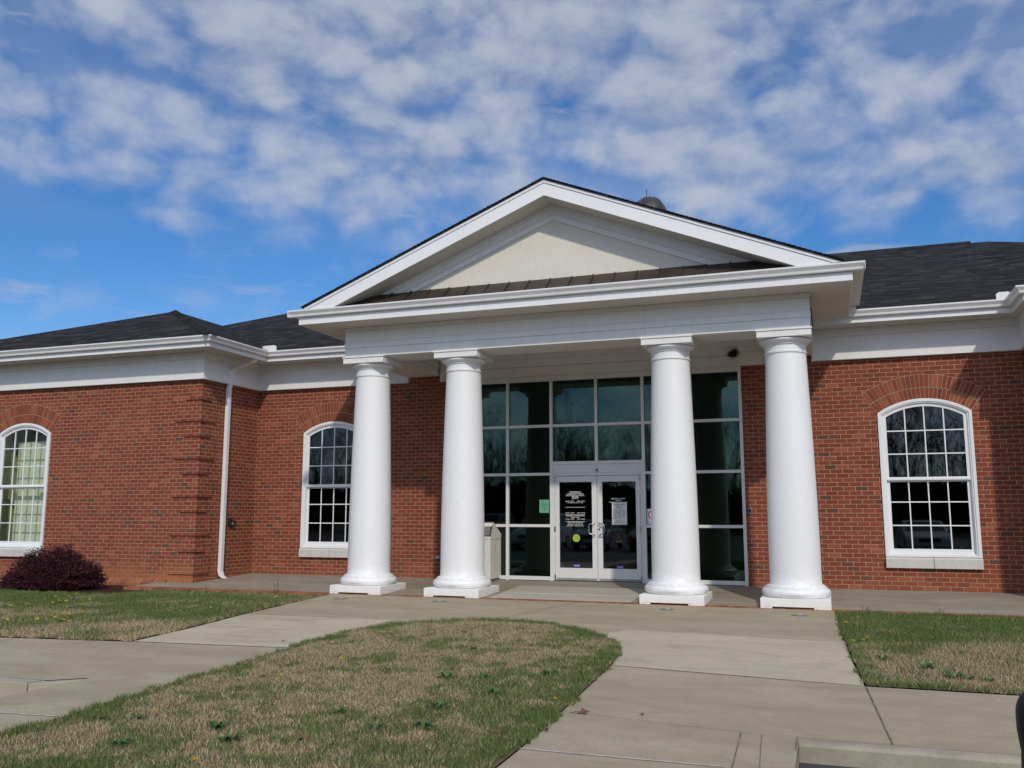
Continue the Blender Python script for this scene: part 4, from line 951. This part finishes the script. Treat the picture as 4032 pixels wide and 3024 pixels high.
# ------------------------------------------------------------------ purple shrub
def shrub(cx, cy, cz):
    root = empty('shrub', (cx, cy, cz)); tag(root, 'dark purple leafy shrub below the arched window of the left wing', 'shrub')
    br = MB(); lv = MB(); r2 = random.Random(3)
    def leaf(p, d):
        L_ = r2.uniform(.022, .042); u = Vector((r2.gauss(0, 1), r2.gauss(0, 1), r2.gauss(0, .8))); d = (d.normalized() * .7 + u * .5).normalized(); s_ = d.cross(Vector((r2.gauss(0, 1), r2.gauss(0, 1), r2.gauss(0, 1)))).normalized() * L_ * .32
        lv.add([p, p + d * L_ * .5 + s_, p + d * L_, p + d * L_ * .5 - s_], [(0, 1, 2, 3)])
    for k in range(560):
        a = r2.uniform(0, 6.283); e = math.acos(r2.uniform(.02, 1)) if k % 3 else r2.uniform(1.15, 1.55)
        d = Vector((math.cos(a) * math.sin(e) * 1.08, math.sin(a) * math.sin(e) * .85, math.cos(e) * .84 + .07))
        k1 = r2.uniform(.88, .99) * (1 + .07 * math.sin(3 * a + 1) + .05 * math.sin(7 * a)); tip = d * k1; base = Vector((r2.uniform(-.35, .35), r2.uniform(-.2, .2), 0))
        mid = base.lerp(tip, .5) + Vector((0, 0, .12 * r2.random())); pts = [base.lerp(mid, t_) .lerp(mid.lerp(tip, t_), t_) for t_ in (0, .25, .5, .75, 1)]
        br.tube(pts, .008, 4, .002)
        for j in range(54):
            t_ = 1 - abs(r2.gauss(0, .27)); t_ = max(.25, min(1.02, t_)); i = min(3, int(t_ * 4)); p = pts[i].lerp(pts[i + 1], t_ * 4 - i)
            leaf(p + Vector((r2.gauss(0, .05), r2.gauss(0, .05), r2.gauss(0, .022))), tip - base)
        for j in range(3):                                   # flat side sprays
            b_ = pts[3].lerp(pts[4], r2.random()); dd = Vector((d.x + r2.gauss(0, .5), d.y + r2.gauss(0, .5), r2.gauss(0.05, .15))).normalized() * r2.uniform(.06, .15)
            br.tube([b_, b_ + dd], .003, 3, .001)
            for q in range(11): leaf(b_ + dd * r2.random() + Vector((r2.gauss(0, .014), r2.gauss(0, .014), r2.gauss(0, .01))), dd)
    br.build('branches', M['twig'], root, fix=False); lv.build('foliage', M['bush_leaf'], root, fix=False)
shrub(-11.0, -3.45, -.19)

# ------------------------------------------------------------------ small things about the porch
# litter bin with a sloping hood
bn = empty('litter_bin', (-2.53, -.33, -.005)); tag(bn, 'beige metal litter bin with sloping hood behind the second column', 'litter bin')
b = MB(); b.box(-.365, .365, -.285, .375, .05, .875); b.build('body', M['bin_beige'], bn, bevel=0.006)
b = MB(); b.box(-.345, .345, -.265, .355, 0, .05); b.build('skirt', M['bin_dark'], bn)
b = MB()
b.add([(-.37, -.29, .88), (.37, -.29, .88), (-.37, .38, .88), (.37, .38, .88), (-.37, .38, .965), (.37, .38, .965), (-.22, -.12, 1.235), (.37, -.12, 1.235), (-.37, -.29, .935), (.37, -.29, .935), (-.37, -.14, 1.225)],
      [(0, 2, 3, 1), (2, 4, 5, 3), (4, 10, 7, 5), (1, 3, 5, 7, 9), (0, 8, 10, 4, 2), (0, 1, 9, 8)])
b.build('hood', M['bin_beige'], bn)
b = MB(); b.hexa([(-.33, -.270, .955), (.33, -.270, .955), (-.33, -.10, .955), (.33, -.10, .955), (-.33, -.185, 1.14), (.33, -.185, 1.14), (-.33, -.09, 1.14), (.33, -.09, 1.14)]); b.build('flap', M['bin_dark'], bn)
b = MB(); b.hexa([(-.36, -.190, 1.145), (.36, -.190, 1.145), (-.36, -.10, 1.145), (.36, -.10, 1.145), (-.36, -.135, 1.215), (.36, -.135, 1.215), (-.36, -.10, 1.215), (.36, -.10, 1.215)]); b.build('lintel', M['bin_beige'], bn)

kp = MB(); kp.box(3.078, 3.146, -.045, 0.001, 1.40, 1.52); o = kp.build('key_box', M['grey_box'], bevel=0.008); tag(o, 'small grey key box on the brick beside the right end of the glass front', 'key box')
b = MB(); b.box(3.088, 3.136, -.049, -.046, 1.425, 1.495); b.build('face_plate', M['black_plastic'], o); b = MB(); b.tube([(3.095, -.03, 1.518), (3.095, -.03, 1.56), (3.13, -.03, 1.56), (3.13, -.03, 1.518)], .005, 6); b.build('shackle', M['steel'], o)
ot = MB(); ot.box(-3.70, -3.58, -.04, .001, .415, .485); o = ot.build('outlet_box', M['grey_box'], bevel=0.006); tag(o, 'grey outlet box low on the shaded brick between the left columns', 'outlet')
b = MB(); b.box(-3.66, -3.62, -.043, -.0405, .435, .465); b.build('cover', M['chair_white'], o)
al = MB(); al.box(-8.499, -8.44, -1.0, -.80, 1.12, 1.31); o = al.build('call_box', M['black_plastic'], bevel=0.008); tag(o, 'small black call box with red button beside the downspout', 'call box')
b = MB(); b.tube([(-8.441, -.88, 1.265), (-8.428, -.88, 1.265)], .022, 10); b.build('button', M['red_dot'], o); b = MB(); b.box(-8.4395, -8.435, -.93, -.86, 1.16, 1.205); b.build('name_plate', M['grey_box'], o)

nb_ = MB(); r3 = random.Random(9)
for k in range(170):
    c = Vector((2.91 + r3.gauss(0, .028), -.065 + r3.gauss(0, .02), 4.635 + r3.gauss(0, .026))); d = Vector((r3.gauss(0, 1), r3.gauss(0, .5), r3.gauss(0, .5))).normalized() * r3.uniform(.03, .10); nb_.tube([c - d, c + d], .004, 3)
for k in range(14):
    c = Vector((2.80 + r3.gauss(0, .05), -.03, 4.607)); d = Vector((r3.gauss(0, 1), 0, r3.gauss(0, .4))).normalized() * .04; nb_.tube([c - d, c + d], .003, 3)
o = nb_.build('bird_nest', M['twig'], fix=False); tag(o, 'untidy brown bird nest stuck on the white band above the glass front', 'bird nest')

# in-ground lights before the columns
for x, y, lab in ((-3.843, -3.825, 'leftmost round in-ground light before the outer left column'), (-1.943, -3.689, 'round in-ground light before the inner left column'), (2.055, -3.679, 'round in-ground light before the inner right column'), (4.091, -3.835, 'round in-ground light before the outer right column')):
    m = MB(); m.lathe([(.125, -.03), (.125, .006), (.10, .010)], n=28); o = m.build('ground_light', M['bin_dark'], None, (x, y, gz(x, y))); tag(o, lab, 'ground light', 'in-ground lights before the columns')
    m = MB(); m.lathe([(.045, .0105), (.035, .022), (.012, .028)], n=24); m.build('lens', M['grey_box'], o)

# papers and stickers on the glass
p = MB(); p.box(.315, .630, -.009, -.007, 1.178, 1.636); o = p.build('hours_poster', M['paper_white']); tag(o, 'white library opening hours poster on the right door leaf', 'poster')
text('Powdersville\nLibrary', .472, 1.575, .060, 'letter_black', o, y=-.0095, width=.24, spacing=.85)
days = [('Monday', '9:00am - 8:00pm'), ('Tuesday', '9:00am - 8:00pm'), ('Wednesday', '9:00am - 6:00pm'), ('Thursday', '9:00am - 8:00pm'), ('Friday', '9:00am - 6:00pm'), ('Saturday', '9:00am - 1:00pm'), ('Sunday', 'Closed')]
text('\n'.join(a for a, _ in days), .340, 1.478, .029, 'letter_black', o, y=-.0095, align='LEFT'); text('\n'.join(b for _, b in days), .450, 1.478, .029, 'letter_black', o, y=-.0095, align='LEFT', width=.145)
text('(864) 295-1190', .472, 1.248, .028, 'letter_black', o, y=-.0095, width=.15); text('www.andersonlibrary.org', .472, 1.213, .028, 'letter_black', o, y=-.0095, width=.26)
p = MB(); v = []
p.hexa([(-1.282, .020, 1.426), (-1.066, .020, 1.424), (-1.282, .022, 1.426), (-1.066, .022, 1.424), (-1.282, .020, 1.703), (-1.064, .020, 1.703), (-1.282, .022, 1.703), (-1.064, .022, 1.703)]); o = p.build('notice', M['paper_green']); tag(o, 'green tinted paper notice on the glass left of the doors', 'notice')
text('NOTICE', -1.255, 1.668, .020, 'letter_black', o, y=.0195, align='LEFT'); text('PLEASE WEAR\nA FACE COVERING', -1.173, 1.605, .030, 'letter_black', o, y=.0195, width=.19); text('Thank you for\nyour patience\nand help', -1.173, 1.535, .024, 'letter_black', o, y=.0195, width=.13)
p = MB(); p.box(1.045, 1.30, .018, .020, 1.195, 1.505); o = p.build('notice', M['paper_white']); tag(o, 'white no smoking notice half hidden behind the third column', 'notice')
m = MB(); N = 32; m.ring([(1.172 + .105 * math.cos(2 * math.pi * k / N), 1.385 + .105 * math.sin(2 * math.pi * k / N)) for k in range(N)], [(1.172 + .080 * math.cos(2 * math.pi * k / N), 1.385 + .080 * math.sin(2 * math.pi * k / N)) for k in range(N)], .0155, .0175); m.hexa([(1.105, .0155, 1.44), (1.12, .0155, 1.455), (1.105, .0175, 1.44), (1.12, .0175, 1.455), (1.225, .0155, 1.315), (1.24, .0155, 1.33), (1.225, .0175, 1.315), (1.24, .0175, 1.33)]); m.build('symbol', M['red_dot'], o)
text('NO SMOKING', 1.172, 1.215, .036, 'letter_black', o, y=.0155, width=.2)
m = MB(); N = 40; m.prism([(-.46 + .079 * math.cos(2 * math.pi * k / N), .897 + .079 * math.sin(2 * math.pi * k / N)) for k in range(N)], 'y', -.0055, -.004); o = m.build('sticker', M['sticker_lime']); tag(o, 'round lime green caution sticker on the left door leaf', 'sticker')
text('AUTOMATIC', -.46, .930, .021, 'letter_black', o, y=-.006, width=.11); text('CAUTION', -.46, .885, .034, 'letter_black', o, y=-.006, width=.15); text('DOOR', -.46, .848, .021, 'letter_black', o, y=-.006, width=.06)
m = MB(); cxw, czw = .456, .895
m.tube([(cxw + .045 * math.cos(R(a)), -.005, czw + .045 * math.sin(R(a))) for a in range(140, 361, 20)], .007, 6); m.tube([(cxw - .012, -.005, czw + .062), (cxw - .006, -.005, czw + .02), (cxw + .035, -.005, czw + .015), (cxw + .055, -.005, czw - .045), (cxw + .075, -.005, czw - .04)], .008, 6); m.lathe([(.001, czw + .073), (.012, czw + .078), (.013, czw + .088), (.001, czw + .097)], cxw - .016, -.005, 10)
m.box(cxw - .07, cxw + .07, -.006, -.004, czw - .078, czw - .055)
o = m.build('sticker', M['sticker_dim'], fix=False); tag(o, 'faint wheelchair symbol sticker on the right door leaf', 'sticker')
for x0, x1, z0, z1, lab in ((-.537, -.376, .300, .362, 'small blue sticker at the foot of the left door glass'), (.388, .553, .288, .356, 'small blue sticker at the foot of the right door glass')):
    m = MB(); m.box(x0, x1, -.0055, -.004, z0, z1); o = m.build('sticker', M['sticker_blue']); tag(o, lab, 'sticker', 'blue stickers on the door glass')
    text('CAROLINA', (x0 + x1) / 2, z0 + .022, .030, 'letter_white', o, y=-.006, width=.12); text('WELCOME', (x0 + x1) / 2, z0 + .008, .012, 'letter_white', o, y=-.006, width=.10)

# behind the left recessed window: stacked white chairs and two papers
def chair(z, x=-6.72, y=.75):
    root = empty('stacked_chair', (x, y, z)); s = MB(); s.box(-.21, .21, -.2, .2, .42, .45); s.build('seat', M['chair_white'], root, bevel=0.01)
    s = MB(); s.box(-.20, .20, .19, .215, .55, .86); s.box(-.2, -.17, .19, .215, .45, .55); s.box(.17, .2, .19, .215, .45, .55); s.build('backrest', M['chair_white'], root, bevel=0.01)
    for sx in (-1, 1):
        for sy in (-1, 1): s = MB(); s.tube([(sx * .18, sy * .17, .42), (sx * .21, sy * .2, 0)], .016, 6); s.build('leg', M['chair_white'], root)
    return root
for k, lab in enumerate(('white plastic chair at the foot of the stack inside the left arched window', 'white plastic chair in the middle of the stack inside the left arched window', 'white plastic chair topping the stack inside the left arched window')):
    tag(chair(.0 + k * .16), lab, 'chair', 'white chairs stacked inside')
o = MB().box(-6.78, -6.42, 1.0, 1.004, 1.28, 1.78).build('paper_notice', M['yellow_paper']); tag(o, 'yellow paper notice hanging inside the window left of the columns', 'notice')
o = MB().box(-6.36, -6.02, 1.0, 1.004, 1.30, 1.78).build('paper_notice', M['grey_box']); tag(o, 'pale grey paper notice hanging inside beside the yellow one', 'notice')
o = MB().box(-2.75, -2.1, 4.95, 4.99, 1.0, 1.85).build('notice_board', M['bar_green']); tag(o, 'dim notice board on the far wall seen through the left glass panes', 'notice board')

# unidentified black obstacle at the right edge, built as a round-topped post
bo = MB(); prof = [(.084, 0), (.083, .92), (.080, .97), (.088, 1.04)] + [(.088 * math.cos(R(a)), 1.09 + .10 * math.sin(R(a))) for a in range(0, 91, 10)]
prof[-1] = (.001, prof[-1][1]); bo.lathe(prof, n=32); o = bo.build('obstacle', M['obstacle_black'], None, (5.248, -14.866, ASPH)); tag(o, 'unidentified black obstacle cut off at the right edge, built as a round-topped post', 'obstacle')

# ------------------------------------------------------------------ leafless wood across the car park (seen mirrored in the glass)
def wood():
    m = MB(); r4 = random.Random(11)
    def limb(p, d, L_, r_, lev):
        q = p + d * L_; a = d.orthogonal().normalized() * r_; b = d.cross(a).normalized() * r_; r1 = .6; c = -(a + b) * .7
        m.add([p + a, p + b, p + c, q + a * r1, q + b * r1, q + c * r1], [(0, 1, 4, 3), (1, 2, 5, 4), (2, 0, 3, 5)])
        if lev == 0: return
        for k in range(4 if lev in (1, 4) else 3):
            t_ = r4.uniform(.45, 1.0); dd = (d + Vector((r4.gauss(0, .42), r4.gauss(0, .42), r4.gauss(.12, .25)))).normalized()
            limb(p + d * L_ * t_, dd, L_ * r4.uniform(.5, .72), r_ * .55, lev - 1)
    for k in range(120):
        x = -100 + k * 1.4 + r4.uniform(-1, 1); y = r4.uniform(-76, -58); h_ = r4.uniform(.75, 1.15) * (1.0 + .22 * math.sin(x * .11) + .12 * math.sin(x * .31))
        limb(Vector((x, y, -.5)), Vector((r4.gauss(0, .05), r4.gauss(0, .05), 1)).normalized(), 7.0 * h_, .13, 5)
    o = m.build('bare_trees', M['tree_bark'], fix=False); tag(o, 'leafless wood across the car park mirrored in the dark glass', 'trees', kind='stuff')
    e = MB()
    for k in range(5200):
        x = r4.uniform(-110, 80); top = 4.6 + 1.0 * math.sin(x * .17); z = -.5 + top * r4.random(); y = r4.uniform(-90, -84); s_ = r4.uniform(.5, 1.2)
        a = Vector((r4.gauss(0, .8), r4.gauss(0, .3), r4.gauss(0, 1))).normalized() * s_; b = a.cross(Vector((0, 1, .1))).normalized() * s_ * .8; p = Vector((x, y, z)); e.add([p - a, p + b, p + a, p - b], [(0, 1, 2, 3)])
    for k in range(52000):
        x = r4.uniform(-110, 80); top = 7.6 + 1.7 * math.sin(x * .17) + 1.2 * math.sin(x * .53 + 1) + .8 * math.sin(x * 1.3); z = -.5 + top * r4.random() ** 1.1; y = r4.uniform(-84, -66); L_ = r4.uniform(.5, 1.6)
        d = Vector((r4.gauss(0, .35), r4.gauss(0, .35), 1)).normalized() * L_; b = d.cross(Vector((r4.gauss(0, 1), 1, 0))).normalized() * r4.uniform(.02, .055); p = Vector((x, y, z)); e.add([p - b, p + b, p + d], [(0, 1, 2)])
    o = e.build('undergrowth', M['evergreen'], fix=False); tag(o, 'dark undergrowth at the foot of the far wood', 'undergrowth', kind='stuff')
wood()

# ------------------------------------------------------------------ cars parked behind the viewpoint (mirrored in the glass)
t = mat('car_glass'); setp(t, (0.01, 0.012, 0.013), 0.05)
t = mat('tyre'); setp(t, (0.012, 0.012, 0.012), 0.9)
t = mat('lamp_glass'); setp(t, (0.55, 0.56, 0.58), 0.12)
for nm, c in (('car_white', (0.75, 0.75, 0.74)), ('car_silver', (0.38, 0.39, 0.40)), ('car_red', (0.22, 0.02, 0.025)), ('car_grey', (0.09, 0.095, 0.10))):
    t = mat(nm); setp(t, c, 0.25); t.put(t.p.inputs['Coat Weight'], 0.6)
def car(x, y, paint_, tall, rz, label):
    root = empty('parked_car', (x, y, ASPH), rz=rz); tag(root, label, 'car', 'cars parked across the lot')
    k = 1.0 if tall else 0.0; H = 1.45 + .30 * k; W2 = .89
    low = [(-2.25, .34), (-2.30, .62), (-2.22, .98 + .1 * k), (-1.75, 1.02 + .12 * k), (.95, 1.00 + .10 * k), (1.95, .90 + .08 * k), (2.24, .72), (2.28, .40), (2.1, .28), (-2.1, .28)]
    MB().prism(low, 'x', -W2, W2).build('body', M[paint_], root, bevel=.07)
    zt = 1.01 + .11 * k; yb = -2.05 if tall else -1.65
    def cabin(mb, i, z0, z1):
        f0 = .97 - i; f1 = .22 - i; b0 = yb + i; b1 = yb + .55 - .25 * k + i; a, b = W2 - .03, W2 - .20
        mb.hexa([(-a, b0, z0), (a, b0, z0), (-a, f0, z0), (a, f0, z0), (-b, b1, z1), (b, b1, z1), (-b, f1, z1), (b, f1, z1)])
    g = MB(); cabin(g, 0, zt - .03, H - .05); g.build('window', M['car_glass'], root)
    r = MB(); r.hexa([(-.70, yb + .50 - .25 * k, H - .049), (.70, yb + .50 - .25 * k, H - .049), (-.70, .26, H - .049), (.70, .26, H - .049), (-.62, yb + .62 - .25 * k, H), (.62, yb + .62 - .25 * k, H), (-.62, .12, H), (.62, .12, H)]); r.build('roof', M[paint_], root, bevel=.015)
    for sx in (-1, 1):
        p = MB()
        for (y0, y1) in ((.97, .22), (-.45, -.45), (yb, yb + .55 - .25 * k)): p.tube([(sx * (W2 - .02), y0, zt - .02), (sx * (W2 - .19), y1, H - .04)], .035, 6)
        p.build('pillar', M[paint_], root)
        hl = MB(); hl.hexa([(sx * .50, 2.20, .66), (sx * .84, 2.12, .66), (sx * .50, 2.27, .66), (sx * .84, 2.19, .66), (sx * .50, 2.12, .82), (sx * .84, 2.0, .84), (sx * .50, 2.20, .80), (sx * .84, 2.09, .82)]); hl.build('headlight', M['lamp_glass'], root)
        mi = MB(); mi.box(min(sx * .90, sx * 1.06), max(sx * .90, sx * 1.06), .62, .74, 1.0 + .1 * k, 1.14 + .1 * k); mi.build('mirror', M[paint_], root, bevel=.03)
        for yy in (-1.38, 1.40):
            x0, x1 = sorted((sx * .70, sx * .905)); tb = MB(); n = 28; rr = .335
            tb.prism([(yy + rr * math.cos(2 * math.pi * q / n), .335 + rr * math.sin(2 * math.pi * q / n)) for q in range(n)], 'x', x0, x1); wh = tb.build('wheel', M['tyre'], root, bevel=.02)
            rm = MB(); rm.prism([(yy + .22 * math.cos(2 * math.pi * q / n), .335 + .22 * math.sin(2 * math.pi * q / n)) for q in range(n)], 'x', *sorted((sx * .9055, sx * .915))); rm.build('rim', M['car_silver'], wh)
    gr_ = MB(); gr_.box(-.44, .44, 2.235, 2.292, .58, .76); gr_.build('grille', M['black_plastic'], root); b_ = MB(); b_.box(-.26, .26, 2.285, 2.30, .42, .53); b_.build('plate', M['paper_white'], root)
    return root
car(-9.2, -25.2, 'car_white', True, R(2), 'white tall car parked facing the portico, mirrored left of the doors')
car(-6.3, -25.4, 'car_silver', False, R(-1), 'silver saloon parked between the white and the dark red car')
car(-3.4, -25.1, 'car_red', False, R(1), 'dark red saloon parked beside the silver one')
car(-12.2, -25.3, 'car_grey', True, R(0), 'charcoal tall car at the end of the parked row')
car(8.4, -25.2, 'car_white', False, R(-2), 'white saloon parked across from the right arched window')
car(11.4, -25.3, 'car_silver', True, R(1), 'silver tall car parked at the right of the white saloon')
